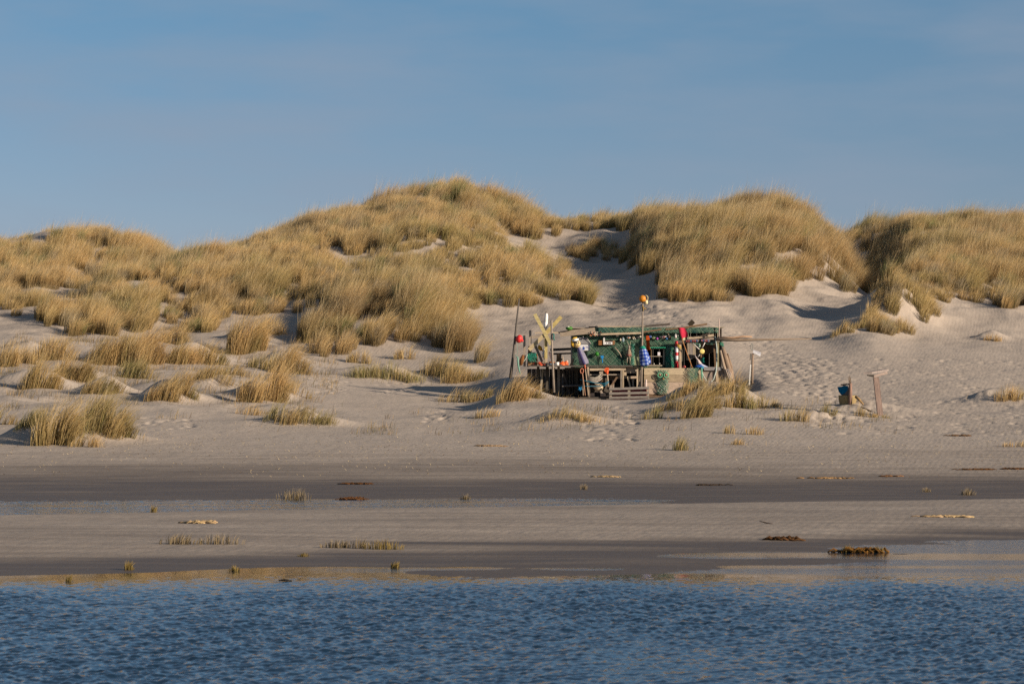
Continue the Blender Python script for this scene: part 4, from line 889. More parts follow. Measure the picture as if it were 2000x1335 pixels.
MB().ell(W(1130, 671.5, 129.455), (.6*SQ, .02, .9*SQ), (.6, .42, .18)).build('nose', PAINT, hd)
MB().tube([W(1127, 660.5, 129.6), W(1121.5, 661, 129.6), W(1118, 666, 129.6), W(1118, 673, 129.6), W(1121.5, 677, 129.6)], [.06, .08, .085, .075, .04], (.62, .38, .05), 8).build('hair', CLOTH, t)
cp = MB().lathe(W(1124.5, 667.5, 129.56), (-.25, -.12, 1), [(0, .125), (.05, .14), (.1, .17), (.14, .15), (.16, .05)], [(.02, .02, .05), (.72, .72, .7), (.75, .75, .72), (.75, .75, .72)], 14).build('cap', CLOTH, t)
MB().ell(W(1126.5, 666.5, 129.43), (4*SQ, .06, .8*SQ), (.02, .02, .03), rot=Matrix.Rotation(-.35, 3, 'Y')).build('peak', PAINT, cp)
m = MB(); m.lathe(W(1130, 678, 129.6), (.36, 0, -1), [(0, .06), (.08, .10), (.3, .15), (.55, .17), (.72, .19), (.84, .17)], lambda i, j: (.20, .19, .25) if (j % 6) < 4 else (.08, .07, .17), 18, .16, 4)
m.build('coat', CLOTH, t)
MB().tube([W(1140, 708, 129.62), W(1142, 713, 129.45), W(1143, 720, 129.4)], .045, (.42, .10, .05), 8).build('grip', PAINT, t)
MB().tube([W(1143, 720, 129.4), W(1146, 745, 129.35), W(1149, 772, 129.3)], .024, TAN, 7).build('stick', WOODV, t)
# model house
t = thing('model_house', W(1143, 684, 130.85), 'white model house with grey roof and blue door on the netted wall', 'model house')
m = MB(); m.prism([W(1128, 685, 130.82), W(1152, 684, 130.82), W(1152, 671, 130.82), W(1128, 671, 130.82)], .13, (.66, .65, .66)); m.build('wall', PAINT, t)
m = MB(); a = [W(1126, 671.5, 130.77), W(1154, 671.2, 130.77), W(1146, 658.5, 130.88), W(1131, 658, 130.88)]
m.prism(a, .03, (.23, .22, .22), (0, 1, .2)); m.prism([W(1127, 671.4, 130.95), W(1154, 671.2, 130.95), W(1147, 660, 130.9), W(1130, 660, 130.9)], .02, (.2, .19, .19)); m.build('roof', PAINT, t)
MB().board(W(1146, 658.5, 130.78), W(1154, 671, 130.74), .6*SQ, .02, (.7, .66, .6)).build('roof_edge', PAINT, t)
MB().ell(W(1138.7, 657.5, 130.85), (1.1*SQ, .03, 1.3*SQ), (.7, .68, .66)).build('chimney', PAINT, t)
MB().prism([W(1138, 683, 130.812)] + [W(1140+2*math.cos(a_), 678.5-2*math.sin(a_), 130.812) for a_ in (math.pi, 2.4, 1.57, .74, 0)][::1] + [W(1142, 683, 130.812)], .01, (.03, .07, .32)).build('door', PAINT, t)
m = MB()
for x in (1144.5, 1146.4, 1148.3): m.prism([W(x, 678.8, 130.812), W(x+1.4, 678.8, 130.812), W(x+1.4, 676, 130.812), W(x, 676, 130.812)], .008, (.36, .36, .5))
m.build('window', PAINT, t)
# model church
one('shelf', MB().prism([W(1169, 673.5, 130.78), W(1178, 673.5, 130.78), W(1178, 664.5, 130.78), W(1169, 664.5, 130.78)], .16, (.30, .13, .05)).prism([W(1178.2, 674, 130.8), W(1197, 673.2, 130.8), W(1197, 672.4, 130.8), W(1178.2, 673, 130.8)], .14, BRN).prism([W(1196.5, 673, 130.86), W(1201, 672.6, 130.86), W(1201, 664.5, 130.86), W(1196.5, 665, 130.86)], .08, (.24, .12, .06)), WOOD, 'rust brown crate board carrying the white model church', 'board')
t = thing('model_church', W(1185, 673, 130.78), 'white model church with dark spire hung on the green net', 'model church')
MB().prism([W(1178.3, 672.8, 130.74), W(1181.5, 672.8, 130.74), W(1181.5, 660.5, 130.74), W(1179.8, 658.6, 130.74), W(1178.3, 660.5, 130.74)], .1, (.70, .69, .66)).build('tower', PAINT, t)
MB().lathe(W(1179.9, 660, 130.79), (0, 0, 1), [(0, .05), (.06, .035), (.16, .004)], (.03, .03, .035), 8).build('spire', PAINT, t)
MB().prism([W(1181.6, 672.3, 130.75), W(1196, 672.3, 130.75), W(1196, 667, 130.75), W(1181.6, 667, 130.75)], .08, (.72, .71, .69)).build('nave', PAINT, t)
m = MB(); m.prism([W(1181.6, 666.9, 130.73), W(1196.5, 666.9, 130.73), W(1195, 663.6, 130.78), W(1182, 664.2, 130.78)], .04, (.05, .035, .03)); m.build('roof', PAINT, t)
for x in (1184.3, 1188.3, 1190.2, 1192.3):
    MB().prism([W(x, 671.2, 130.744), W(x+1.1, 671.2, 130.744), W(x+1.1, 668.4, 130.744), W(x, 668.4, 130.744)], .008, (.04, .05, .08)).build('window', PAINT, t)
# small finds on the net
def ball(name, px, py, r, col, label, cat, group=None, d=130.82, mat=None, sq=(1, 1, 1)):
    return one(name, MB().ell(W(px, py, d), (r*SQ*sq[0], max(.03, r*SQ*.9*sq[1]), r*SQ*sq[2]), col, 12, 8), mat or PAINT, label, cat, group)
ball('float', 1205.8, 654.2, 3.3, (.62, .55, .5), 'white round float under the roof beam of the netted wall', 'float')
ball('seashell', 1211.8, 663.2, 1.9, (.55, .48, .38), 'small cream shell below the white round float', 'shell', sq=(1, 1, 1.4))
t = thing('figurine', W(1217, 668.5, 130.8), 'small blue-grey figurine beside the cream shell', 'figurine')
MB().ell(W(1217, 663.5, 130.82), (2.6*SQ, .04, 4.6*SQ), (.22, .30, .33)).build('body', PAINT, t)
MB().ell(W(1216.6, 658.2, 130.82), (1.7*SQ, .035, 1.9*SQ), (.22, .2, .2)).build('head', PAINT, t)
ball('float', 1165.8, 691, 4.3, (.02, .18, .012), 'bright green ball float in the middle of the netted wall', 'float', d=130.78)
t = thing('toy_shovel', W(1177, 708, 130.85), 'small blue toy shovel hanging on the green net', 'toy shovel')
MB().board(W(1176.3, 699, 130.82), W(1177.2, 708, 130.82), 1.7*SQ, .02, (.01, .22, .55)).build('handle', PAINT, t)
MB().prism([W(1173.2, 694, 130.82), W(1173.6, 698, 130.82), W(1175, 700, 130.82), W(1177.8, 700, 130.82), W(1179, 697.5, 130.82), W(1179, 693.5, 130.82), W(1176.5, 694.4, 130.82)], .02, (.01, .24, .58)).build('scoop', PAINT, t)
one('stick', MB().tube([W(1200, 678, 130.86), W(1206, 684, 130.86), W(1210.5, 690, 130.86), W(1214, 697.5, 130.86)], [.03, .028, .024, .015], (.4, .31, .23), 6), WOOD, 'pale stick slanting across the green net', 'stick')
m = MB(); rr_ = random.Random(8)
for i in range(22): m.ell(W(1149.5+rr_.uniform(0, 24), 647.5+rr_.uniform(0, 8), 130.56), (rr_.uniform(.7, 1.5)*SQ, .03, rr_.uniform(.7, 1.9)*SQ), jc(rr_.choice([(.45, .17, .08), (.5, .24, .15), (.38, .16, .16), (.6, .5, .42)]), .2), 7, 5)
one('garland', m, PAINT, 'rust and cream garland of corks under the left roof beam', 'garland')
# rope doll
t = thing('rag_doll', W(1228, 710, 130.8), 'long legged brown rag doll hanging beside the green post', 'doll')
m = MB(); m.tube([W(1229, 680, 130.78), W(1228.4, 685, 130.76), W(1228, 692, 130.75), W(1228, 697, 130.77)], [.04, .075, .095, .06], (.26, .19, .14), 9); bd = m.build('body', CLOTH, t)
MB().ell(W(1228.8, 677.5, 130.77), (2.4*SQ, .05, 3.1*SQ), (.30, .25, .21)).build('head', CLOTH, t)
MB().tube([W(1228, 674.8, 130.78), W(1226, 668, 130.8), W(1223.5, 664, 130.82)], .014, (.33, .3, .22), 5).build('ear', CLOTH, t)
MB().tube([W(1230, 674.8, 130.78), W(1231, 670, 130.8), W(1231.5, 666.5, 130.82)], .014, (.33, .3, .22), 5).build('ear', CLOTH, t)
for s_ in (-1, 1):
    MB().tube([W(1228.4+s_*2.4, 684, 130.78), W(1228+s_*4.6, 691, 130.78), W(1227.6+s_*5.6, 697, 130.78)], [.03, .026, .02], (.28, .21, .16), 6).build('arm', CLOTH, t)
    MB().tube([W(1228+s_*1.6, 696, 130.77), W(1227.6+s_*3.0, 702, 130.78), W(1227.4+s_*2.6, 709, 130.8)], [.036, .03, .02], (.32, .26, .2), 6).build('leg', CLOTH, t)
MB().lathe(W(1228, 692, 130.76), (0, 0, -1), [(0, .098), (.04, .102), (.05, .09)], (.4, .1, .09), 10).build('belt', CLOTH, t)
# the row of little finds along a string
FINDS = [(1227.5, 658.6, 2.4, (.72, .70, .68), 'white cap with orange spot at the left end of the row of finds', 'cap', 1.7), (1236.5, 658.8, 2.6, (.26, .21, .13), 'brown tin in the row of finds', 'tin', 1.3), (1244.5, 659, 2.7, (.02, .02, .02), 'black lid left of the lamp pole in the row of finds', 'lid', 1.4), (1250.5, 657, 2.0, (.6, .56, .45), 'cream cap against the lamp pole', 'cap', 1.0),
         (1237, 661.4, 1.1, (.7, .66, .6), 'tiny white cap under the brown tin', 'cap', 1.0), (1240.3, 661.3, 1.1, (.7, .66, .6), 'tiny white cap beside the other tiny one', 'cap', 1.0),
         (1269.5, 657.4, 2.6, (.05, .09, .26), 'blue lid right of the orange rope bundle', 'lid', 1.3), (1276, 660, 2.4, (.16, .19, .08), 'olive lid in the row of finds', 'lid', 1.4), (1283.5, 661, 2.4, (.35, .05, .33), 'magenta ball in the row of finds', 'ball', 1.0), (1288.2, 658.2, 2.3, (.03, .03, .03), 'black lid right of the magenta ball', 'lid', 1.0),
         (1293, 658, 2.3, (.10, .08, .09), 'dark striped lid in the row of finds', 'lid', .9), (1296.8, 657.5, 2.2, (.4, .16, .16), 'faded red cap in the row of finds', 'cap', .8), (1299.8, 656.6, 2.2, (.72, .70, .66), 'white cap right of the faded red one', 'cap', .8), (1304.5, 657.5, 2.8, (.015, .015, .02), 'wide black lid at the right end of the row of finds', 'lid', 1.4), (1308.5, 658, 1.7, (.45, .14, .05), 'orange cap at the right end of the row of finds', 'cap', .8), (1302, 661.3, 1.9, (.04, .14, .33), 'blue ball under the wide black lid', 'ball', 1.2),
         (1240.8, 652.8, 1.7, (.12, .45, .36), 'turquoise knob above the brown tin', 'knob', 1.0), (1318.7, 644.2, 1.4, (.05, .3, .5), 'small blue knob under the roof left of the red flag', 'knob', 1.0), (1324, 654.8, 1.5, (.72, .7, .66), 'small white cap under the red flag', 'cap', .9)]
one('string', MB().tube([W(1223, 660.8, 130.9), W(1265, 662, 130.9), W(1311, 660.3, 130.9)], .01, (.12, .1, .07), 5), ROPE, 'dark string carrying the row of small finds', 'string')
for px, py, r, c, lb, cat, sx in FINDS:
    nm = {'tin': 'tin_can', 'lid': 'jar_lid', 'cap': 'flotsam_disc', 'ball': 'ball', 'knob': 'knob'}[cat]
    m = MB()
    if cat in ('ball', 'knob'): m.ell(W(px, py, 130.82), (r*SQ*sx, .05, r*SQ), c, 10, 7)
    else:
        m.lathe(W(px, py, 130.9), (0, -1, 0), [(0, r*SQ), (.06, r*SQ), (.075, r*SQ*.9), (.076, r*SQ*.3)], c, 12)
        m.v = [(W(px, py).x + (v[0]-W(px, py).x)*sx, v[1], v[2]) for v in m.v]
        if 'orange spot' in lb: m.ell(W(px+.2, py+.3, 130.82), (1.6*SQ, .008, 1.3*SQ), (.6, .22, .02), 8, 6)
    one(nm, m, PAINT, lb, cat, 'row of small finds on the netted wall')
one('driftwood', MB().tube([W(1301, 645, 130.75), W(1304, 648.5, 130.72), W(1306, 654, 130.75)], [.03, .04, .03], (.42, .34, .22), 7), WOOD, 'small bent piece of pale wood over the row of finds', 'driftwood')
# orange rope bundle
m = MB(); rr_ = random.Random(3)
for i in range(11):
    x = 1264.5+rr_.uniform(-2.2, 2.2); m.tube([W(x, 655.5, 130.75), W(x+rr_.uniform(-.5, 1.5), 664, 130.7), W(x+.8+rr_.uniform(-1, 1), 671, 130.74), W(x+1.5+rr_.uniform(-2.6, 2.6), 682+rr_.uniform(-2, 2), 130.78)], .024, jc((.45, .075, .015), .25), 5)
one('rope', m, ROPE, 'thick orange rope bundle hanging above the window', 'rope')
# lamp pole with orange ball and canister
one('pole', MB().tube([W(1255.5, 589, 129.35), W(1254.3, 670, 129.35), W(1252, 768, 129.35)], [.036, .045, .058], (.28, .23, .18), 10), WOODV, 'tall pole through the middle of the hut carrying an orange ball', 'pole')
t = thing('float', W(1255.5, 590, 129.3), 'orange ball float on top of the tall pole above the roof', 'float')
MB().ell(W(1254.8, 583, 129.3), 6.8*SQ, (.55, .21, .015), 18, 12).build('ball', PAINT, t)
MB().lathe(W(1256.5, 591.5, 129.33), (0, 0, 1), [(0, .05), (.05, .065), (.08, .04)], (.02, .025, .02), 10).build('collar', PAINT, t)
t = thing('jerrycan', W(1263, 593, 129.4), 'cream plastic canister with hoop handle behind the orange ball', 'canister')
MB().lathe(W(1262.2, 593.5, 129.4), (0, 0, 1), [(0, .06), (.015, .075), (.15, .075), (.18, .05)], (.70, .62, .36), 10).build('body', PAINT, t)
MB().tube([W(1265, 587, 129.4), W(1265.5, 580, 129.4), W(1263.5, 577, 129.4), W(1259.5, 576.6, 129.4)], .017, (.7, .62, .36), 6).build('handle', PAINT, t)
one('rope', MB().tube([W(1254, 597, 129.3), W(1257, 600, 129.28), W(1262, 604, 129.3)], .018, (.42, .26, .06), 5).tube([W(1255, 596, 129.3), W(1256.5, 602, 129.28), W(1256.6, 607, 129.3)], .02, (.42, .28, .08), 5), ROPE, 'frayed yellow rope knotted under the orange ball', 'rope')
# blue checked shirt
t = thing('shirt', W(1256, 714, 129.35), 'blue and white checked shirt hanging on the tall pole', 'shirt')
def chk(i, j):
    a, b = (i % 2), ((j//2) % 2); return (.32, .38, .52) if a and b else ((.07, .13, .40) if a or b else (.015, .035, .22))
MB().lathe(W(1255.5, 679.5, 129.33), (.12, 0, -1), [(0, .07), (.05, .13), (.13, .16), (.2, .165), (.28, .17), (.36, .185), (.44, .19), (.52, .195), (.60, .2), (.68, .2), (.76, .2), (.80, .19)], chk, 24, .10, 4).build('body', CLOTH, t)
MB().lathe(W(1260, 684, 129.36), (.3, 0, -1), [(0, .06), (.1, .09), (.2, .095), (.3, .1), (.4, .11), (.5, .11), (.58, .10), (.64, .09)], chk, 16, .1, 3).build('sleeve', CLOTH, t)
MB().lathe(W(1255.3, 680.3, 129.33), (0.05, 0, 1), [(0, .155), (.04, .14), (.07, .1), (.11, .06), (.13, .03)], (.02, .26, .17), 14, .2, 4).build('hood', CLOTH, t)
one('paper_note', MB().prism([W(1284.5, 694, 130.92), W(1289.5, 694, 130.92), W(1289.5, 687.3, 130.92), W(1284.5, 687.3, 130.92)], .006, (.72, .68, .70)), PAINT, 'small white paper in the window of the hut', 'paper')
ball('egg_shell', 1277.3, 710.2, 1.1, (.72, .68, .62), 'left of two white shells on the window sill', 'shell', 'shells on the window sill', d=130.93); ball('egg_shell', 1288, 710, 1.2, (.72, .68, .62), 'right of two white shells on the window sill', 'shell', 'shells on the window sill', d=130.93)
one('stick', MB().tube([W(1310.5, 686, 130.8), W(1314.5, 695, 130.8)], [.012, .018], (.55, .58, .55), 5), PAINT, 'thin white peg on the netting right of the window', 'peg')
# striped post
m = MB(); RED = (.48, .02, .03); WHT = (.70, .68, .68)
SEG = [(722, RED), (705, RED), (705, WHT), (701.5, (.2, .22, .17)), (699, WHT), (694.5, WHT), (694.5, RED), (688, RED), (688, WHT), (677, WHT), (677, RED), (668, RED), (666.5, RED)]
prof = []; cl = []
for (y, c) in SEG: prof.append(((722-y)*SQ + (0.0005*len(prof)), .075)); cl.append(c)
m.lathe(W(1321.5, 722, 130.62), (0, 0, 1), prof, cl[1:], 14); one('striped_post', m, PAINT, 'red and white banded post standing in the dark doorway', 'post')
t = thing('bottle', W(1320, 660, 130.7), 'white and red capped bottle above the banded post', 'bottle')
MB().lathe(W(1319.5, 660, 130.72), (0, 0, 1), [(0, .05), (.02, .055), (.13, .05), (.18, .025), (.21, .022)], [(.3, .03, .04), (.55, .5, .48), (.6, .56, .52), (.6, .56, .52)], 10).build('body', PAINT, t)
one('rope', MB().tube([W(1322, 671, 130.55), W(1326, 674.5, 130.5), W(1330.5, 678.5, 130.55)], .022, (.55, .38, .05), 6).tube([W(1321.5, 673, 130.55), W(1325, 677, 130.5), W(1330, 681, 130.55)], .018, (.5, .34, .05), 6), ROPE, 'yellow strap between the banded post and the shed post', 'strap')
# red flag
t = thing('flag', W(1352, 717, 129.6), 'red flag on a slanting cane against the right part of the hut', 'flag')
MB().tube([W(1324.5, 639, 129.75), W(1334, 668, 129.7), W(1352, 718, 129.6)], .024, (.40, .19, .08), 7).build('pole', WOODV, t)
n_ = 9; V = []; Fs = []
m = MB()
for side in (0, 1):
    for i in range(n_+1):
        for j in range(n_+1):
            u, v = i/n_, j/n_; L_ = W(1324.6+8*v, 639.3+21.5*v, 129.7); R_ = W(1337+7*math.sin(v*1.7), 639.8+16.5*v+1.5*v*v, 129.7)
            P = L_*(1-u)+R_*u; P = P + Vector((0, -.05*math.sin(u*5+v*2)-.006*side, 0)); V.append(P)
k_ = n_+1
for side in (0, 1):
    o_ = side*k_*k_
    for i in range(n_):
        for j in range(n_): Fs.append((o_+i*k_+j, o_+(i+1)*k_+j, o_+(i+1)*k_+j+1, o_+i*k_+j+1))
m._add(V, Fs, (.44, .03, .06), True); m.build('flag_cloth', CLOTH, t)
one('tag', MB().prism([W(1334, 664.5, 129.68), W(1338.5, 663.5, 129.68), W(1338, 658.5, 129.68), W(1333.5, 659.5, 129.68)], .02, (.62, .55, .34)), PAINT, 'cream tag below the red flag', 'tag')
# lettered driftwood boards
for x0, x1, y0, y1, lb, cols in ((1338, 1365, 665.6, 665.2, 'dark driftwood sign with red and blue letters, left one of the pair', 'rrbrrb'), (1367.5, 1387, 664.5, 665.4, 'dark driftwood sign with pink and blue letters, right one of the pair', 'pbprb')):
    t = thing('sign_board', W((x0+x1)/2, y0+3, 130.6), lb, 'sign', 'driftwood signs on the shed')
    MB().tube([W(x0, y0, 130.62), W(x0+3, y0+.2, 130.62), W((x0+x1)/2, (y0+y1)/2, 130.62), W(x1-3, y1, 130.62), W(x1, y1+.3, 130.62)], [.04, .085, .09, .085, .035], (.13, .105, .10), 8).build('board', WOOD, t)
    for k, ch in enumerate(cols):
        x = x0+3.5+(x1-x0-7)*k/(len(cols)-1); y = y0+(y1-y0)*k/len(cols); cc = {'r': (.42, .07, .07), 'b': (.06, .12, .30), 'p': (.50, .2, .25)}[ch]
        MB().board(W(x-.5, y-1.3, 130.52), W(x+.4, y+1.4, 130.52), 1.5*SQ, .012, cc).build('letter', PAINT, t)
one('sign_board', MB().board(W(1320, 667.3, 130.6), W(1339, 666.8, 130.6), 5*SQ, .05, (.13, .11, .09)), WOOD, 'plain dark board left of the two lettered signs', 'board')
# yellow disc whirligig
t = thing('whirligig', W(1369, 716, 130.2), 'yellow disc with white spokes on a short stick in the shed opening', 'whirligig')
MB().lathe(W(1370.8, 686, 130.3), (.1, -1, .05), [(0, .10), (.02, .118), (.07, .118), (.085, .1), (.09, .04)], (.64, .52, .16), 20).build('disc', PAINT, t)
for a, b in (((1353.5, 670.5), (1366, 682)), ((1377, 668.5), (1371.5, 679)), ((1368, 690), (1363, 697))):
    MB().tube([W(*a, 130.3), W(*b, 130.3)], .022, (.66, .63, .58), 6).build('spoke', PAINT, t)
MB().tube([W(1369, 692, 130.34), W(1368.8, 717, 130.3)], .03, (.22, .13, .07), 7).build('stick', WOODV, t)
m = MB(); rr_ = random.Random(12)
for i in range(14): m.tube([W(1373+rr_.uniform(-4, 4), 704+rr_.uniform(-6, 6), 130.3) for _ in range(4)], .02, jc((.02, .22, .17), .3), 4)
one('fishing_net', m, ROPE, 'tangle of teal net behind the whirligig stick', 'net')
t = thing('toy_figure', W(1366, 718, 129.95), 'white limbed toy figure slumped on a blue cloth at the parapet', 'toy figure')
MB().tube([W(1357, 693, 130.1), W(1360, 699, 130.0), W(1363.5, 703, 129.95), W(1367, 711, 129.9)], [.02, .03, .05, .1], (.58, .48, .44), 8).build('body', CLOTH, t)
MB().tube([W(1366, 709, 129.9), W(1372, 714, 129.9), W(1384, 718, 129.85)], [.06, .07, .03], (.40, .42, .55), 8).build('leg', CLOTH, t)
one('cloth', MB().ell(W(1365, 715.5, 129.75), (8*SQ, .12, 3.2*SQ), (.03, .10, .36), fn=lambda q: 1+.12*math.sin(q.x*9+q.z*4)).ell(W(1371, 717.5, 129.68), (4*SQ, .08, 3*SQ), (.05, .2, .35)), CLOTH, 'crumpled blue cloth on the parapet', 'cloth')
ball('float', 1336, 716, 2.6, (.62, .12, .11), 'pinkish red ball on the parapet under the red flag', 'float', d=129.85, sq=(1.3, 1, 1))
ball('bottle_glass', 1365.5, 674.5, 2.6, (.33, .46, .36), 'pale green glass float hanging left of the white spoke', 'glass float', d=130.5, sq=(1, 1, 1.5))
# hanging rope
one('rope', MB().tube([W(1396.5, 657, 130.6), W(1398.5, 668, 130.5), W(1400, 680, 130.4), W(1400, 705, 129.8), W(1398.5, 725, 129.6), W(1393.5, 741, 129.6), W(1387, 746.5, 129.6), W(1380.5, 744, 129.6), W(1375, 736, 129.6), W(1371, 726, 129.65)], .027, (.46, .53, .47), 7), ROPE, 'pale thick rope hanging in a loop down the right front of the hut', 'rope')
one('rope', MB().tube([W(1370, 718, 129.65), W(1370.5, 730, 129.6), W(1371.5, 752, 129.6)], [.05, .045, .02], (.16, .37, .25), 6), ROPE, 'green rope end hanging straight from the parapet', 'rope')
m = MB(); net(m, 1340, 718, 1366, 752, 129.7, .085, .010, [TEAL, NETL, (.2, .36, .24)], seed=21); one('fishing_net', m, ROPE, 'square of pale green net hanging on the parapet behind the grass', 'net')
# face net
t = thing('fishing_net', W(1295, 771, 129.68), 'green net with two ring eyes making a face on the parapet', 'net face')
m = MB(); net(m, 1280, 722, 1307, 770, 129.72, .095, .012, [NETG, TEAL, (.05, .22, .15)], seed=31); net(m, 1280.5, 722, 1306.5, 770, 129.71, .12, .010, [NETG, NETL], seed=33); m.build('netting', ROPE, t)
for x in (1289, 1301.3):
    pts = [W(x+4.4*math.cos(a_), 732+4.4*math.sin(a_), 129.6) for a_ in np.linspace(0, 2*math.pi, 19)]
    MB().tube(pts, .022, (.18, .48, .28), 6).build('ring', ROPE, t)
    MB().ell(W(x, 731.2, 129.62), (2.4*SQ, .04, 2.7*SQ), (.34, .22, .14), 10, 7).build('pupil', PAINT, t)
MB().ell(W(1295.5, 739.5, 129.6), (1.9*SQ, .045, 1.8*SQ), (.33, .17, .04)).build('nose', PAINT, t)
for x, y in ((1288, 757), (1292, 761), (1297, 758), (1300, 753.5), (1302, 751), (1285, 763), (1302, 761), (1290.5, 753)):
    MB().ell(W(x, y, 129.64), (.75*SQ, .02, .8*SQ), (.6, .58, .52), 8, 6).build('shell', PAINT, t)
# tools and glove on the left front
t = thing('shovel', W(1139, 770, 129.2), 'faded orange D-handled shovel shaft leaning in front of the ledge', 'shovel')
pts = [W(1136.5+3*math.cos(a_), 724+5*math.sin(a_), 129.2) for a_ in np.linspace(-4.4, 1.4, 14)]
MB().tube(pts, .022, (.50, .18, .10), 6).build('handle', PAINT, t)
MB().tube([W(1137.5, 729, 129.2), W(1139.5, 745, 129.2), W(1143, 772, 129.2)], .026, (.38, .22, .14), 7).build('shaft', WOODV, t)
one('stick', MB().tube([W(1138, 738, 129.25), W(1139, 772, 129.2)], .025, TAN, 7), WOODV, 'pale stick beside the orange handled shovel', 'stick')
t = thing('glove', W(1187, 752, 129.4), 'orange rubber glove stuck fingers up on a stick', 'glove')
MB().tube([W(1188, 755, 129.4), W(1187, 740, 129.4), W(1186, 729, 129.4)], .033, TAN, 8).build('stick', WOODV, t)
m = MB(); m.ell(W(1185.5, 724.5, 129.38), (3.4*SQ, .05, 3.4*SQ), (.72, .10, .02), 10, 8); m.tube([W(1186, 731, 129.38), W(1185.6, 726, 129.38)], [.045, .06], (.7, .10, .02), 8)
for k, (dx, ln) in enumerate(((-2.6, 5.2), (-.9, 6.2), (.9, 6.3), (2.5, 5.5))): m.tube([W(1185.5+dx*.8, 723, 129.37), W(1185.5+dx*1.2, 723-ln*.55, 129.35), W(1185.5+dx*1.3, 723-ln*.9, 129.36)], [.024, .023, .016], (.74, .11, .02), 7)
m.tube([W(1182.6, 726, 129.37), W(1180.6, 722.8, 129.35), W(1180.3, 720.5, 129.35)], [.026, .024, .016], (.72, .10, .02), 7); m.build('glove_hand', PAINT, t)
m = MB(); rr_ = random.Random(6)
for i in range(16):
    x = 1152+rr_.uniform(0, 4); y = 735+rr_.uniform(-1, 9); m.tube([W(x-7, y-1+rr_.uniform(-3, 3), 129.4), W(x+6, y+rr_.uniform(-1, 4), 129.38), W(x+14, y+rr_.uniform(-3, 3), 129.4), W(x+20+rr_.uniform(-3, 3), y-4+rr_.uniform(-3, 3), 129.42)], .017, jc((.36, .32, .27), .25), 5)
one('rope', m, ROPE, 'coil of old grey rope slung between the front posts', 'rope')
for y0, lb in ((744, 'upper blue cord stretched between the front posts'), (756, 'lower blue cord stretched between the front posts')):
    one('rope', MB().tube([W(1133, y0-3, 129.25), W(1150, y0+(1 if y0 < 750 else -2), 129.3), W(1165, y0+4-(y0 > 750)*6, 129.3), W(1180, y0+5-(y0 > 750)*8, 129.3), W(1189, y0-(y0 > 750)*10, 129.32)], .018, (.02, .17, .25), 5), ROPE, lb, 'cord')
m = MB()
for k in range(5): a_ = k*1.2566+.3; m.tube([W(1133, 759, 129.15), W(1133+4.6*math.cos(a_), 759+4.6*math.sin(a_), 129.12)], [.045, .015], (.01, .16, .33), 6)
one('starfish', m, PAINT, 'blue star shaped toy low on the front of the hut', 'toy star')
one('buoy', MB().ell(W(1169, 756, 129.6), (9.5*SQ, .2, 7.5*SQ), (.55, .44, .30), 16, 10), PAINT, 'cream domed half buoy under the grey rope coil', 'buoy')
one('bottle', MB().lathe(W(1261, 757.5, 129.4), (.05, 0, 1), [(0, .05), (.02, .065), (.22, .062), (.3, .045), (.36, .05), (.4, .02)], (.52, .42, .36), 10), PAINT, 'pale bottle upside down on a peg at the foot of the tall pole', 'bottle')
# pallet with red boards
t = thing('pallet', W(1229, 779, 129.2), 'grey pallet with red boards standing in the sand in front of the hut', 'pallet')
for y0, y1 in ((759.5, 757.0), (768.3, 766.3), (776.5, 774.8)): MB().board(W(1190, y0, 129.12), W(1267.5, y1, 129.12), 4.6*SQ, .035, jc((.22, .195, .18), .12)).build('slat', WOOD, t)
for x in (1193, 1228.5, 1265.5): MB().board(W(x, 752 if x < 1200 else 756, 129.2), W(x, 780, 129.2), 4.6*SQ, .09, jc(GREY)).build('upright', WOODV, t)
MB().prism([W(1197, 781, 129.32), W(1263, 781, 129.32), W(1263, 757, 129.32), W(1197, 757, 129.32)], .02, (.20, .012, .018)).build('red_board', PAINT, t)
# right side: long spar, driftwood, leaning trunk
one('spar', MB().tube([W(1398, 662, 130.5), W(1440, 663.5, 130.6), W(1500, 662.8, 130.8), W(1585, 661.2, 131.2)], [.085, .075, .05, .025], (.24, .185, .135), 8), WOOD, 'long spar jutting out to the right from the hut roof', 'spar')
one('driftwood', MB().tube([W(1402, 658, 130.5), W(1430, 659.5, 130.5), W(1452, 657, 130.5), W(1469, 657.5, 130.5)], [.03, .045, .05, .03], (.46, .30, .19), 8), WOOD, 'pinkish driftwood branch lying on the long spar', 'driftwood')
one('stick', MB().tube([W(1405, 661, 130.5), W(1404.6, 640, 130.5), W(1404.2, 621.5, 130.5)], [.03, .026, .018], (.50, .38, .32), 7), WOODV, 'short pale stick standing up at the right roof corner', 'stick')
m = MB(); m.tube([W(1411, 678, 129.9), W(1418, 700, 129.8), W(1426, 728, 129.7), W(1431, 762, 129.6)], [.08, .13, .16, .14], (.30, .215, .15), 9)
m.tube([W(1407, 684, 129.75), W(1413, 712, 129.65), W(1421, 738, 129.6), W(1424, 764, 129.6)], [.05, .07, .08, .06], (.38, .29, .21), 8)
m.tube([W(1421, 690, 129.8), W(1428, 715, 129.7), W(1430, 732, 129.65)], [.04, .07, .05], (.27, .19, .13), 7)
one('driftwood', m, WOODV, 'gnarled driftwood trunk leaning on the right end of the hut', 'driftwood')
m = MB(); rr_ = random.Random(15)
for i in range(9): m.tube([W(1420+rr_.uniform(-3, 3), 722+rr_.uniform(-3, 3), 129.5), W(1425+rr_.uniform(-4, 4), 732+rr_.uniform(-4, 4), 129.45), W(1427+rr_.uniform(-4, 4), 745+rr_.uniform(-3, 8), 129.45)], .018, jc((.48, .40, .33), .2), 5)
one('rope', m, ROPE, 'bleached rope tangle on the leaning driftwood trunk', 'rope')
m = MB(); rr_ = random.Random(16)
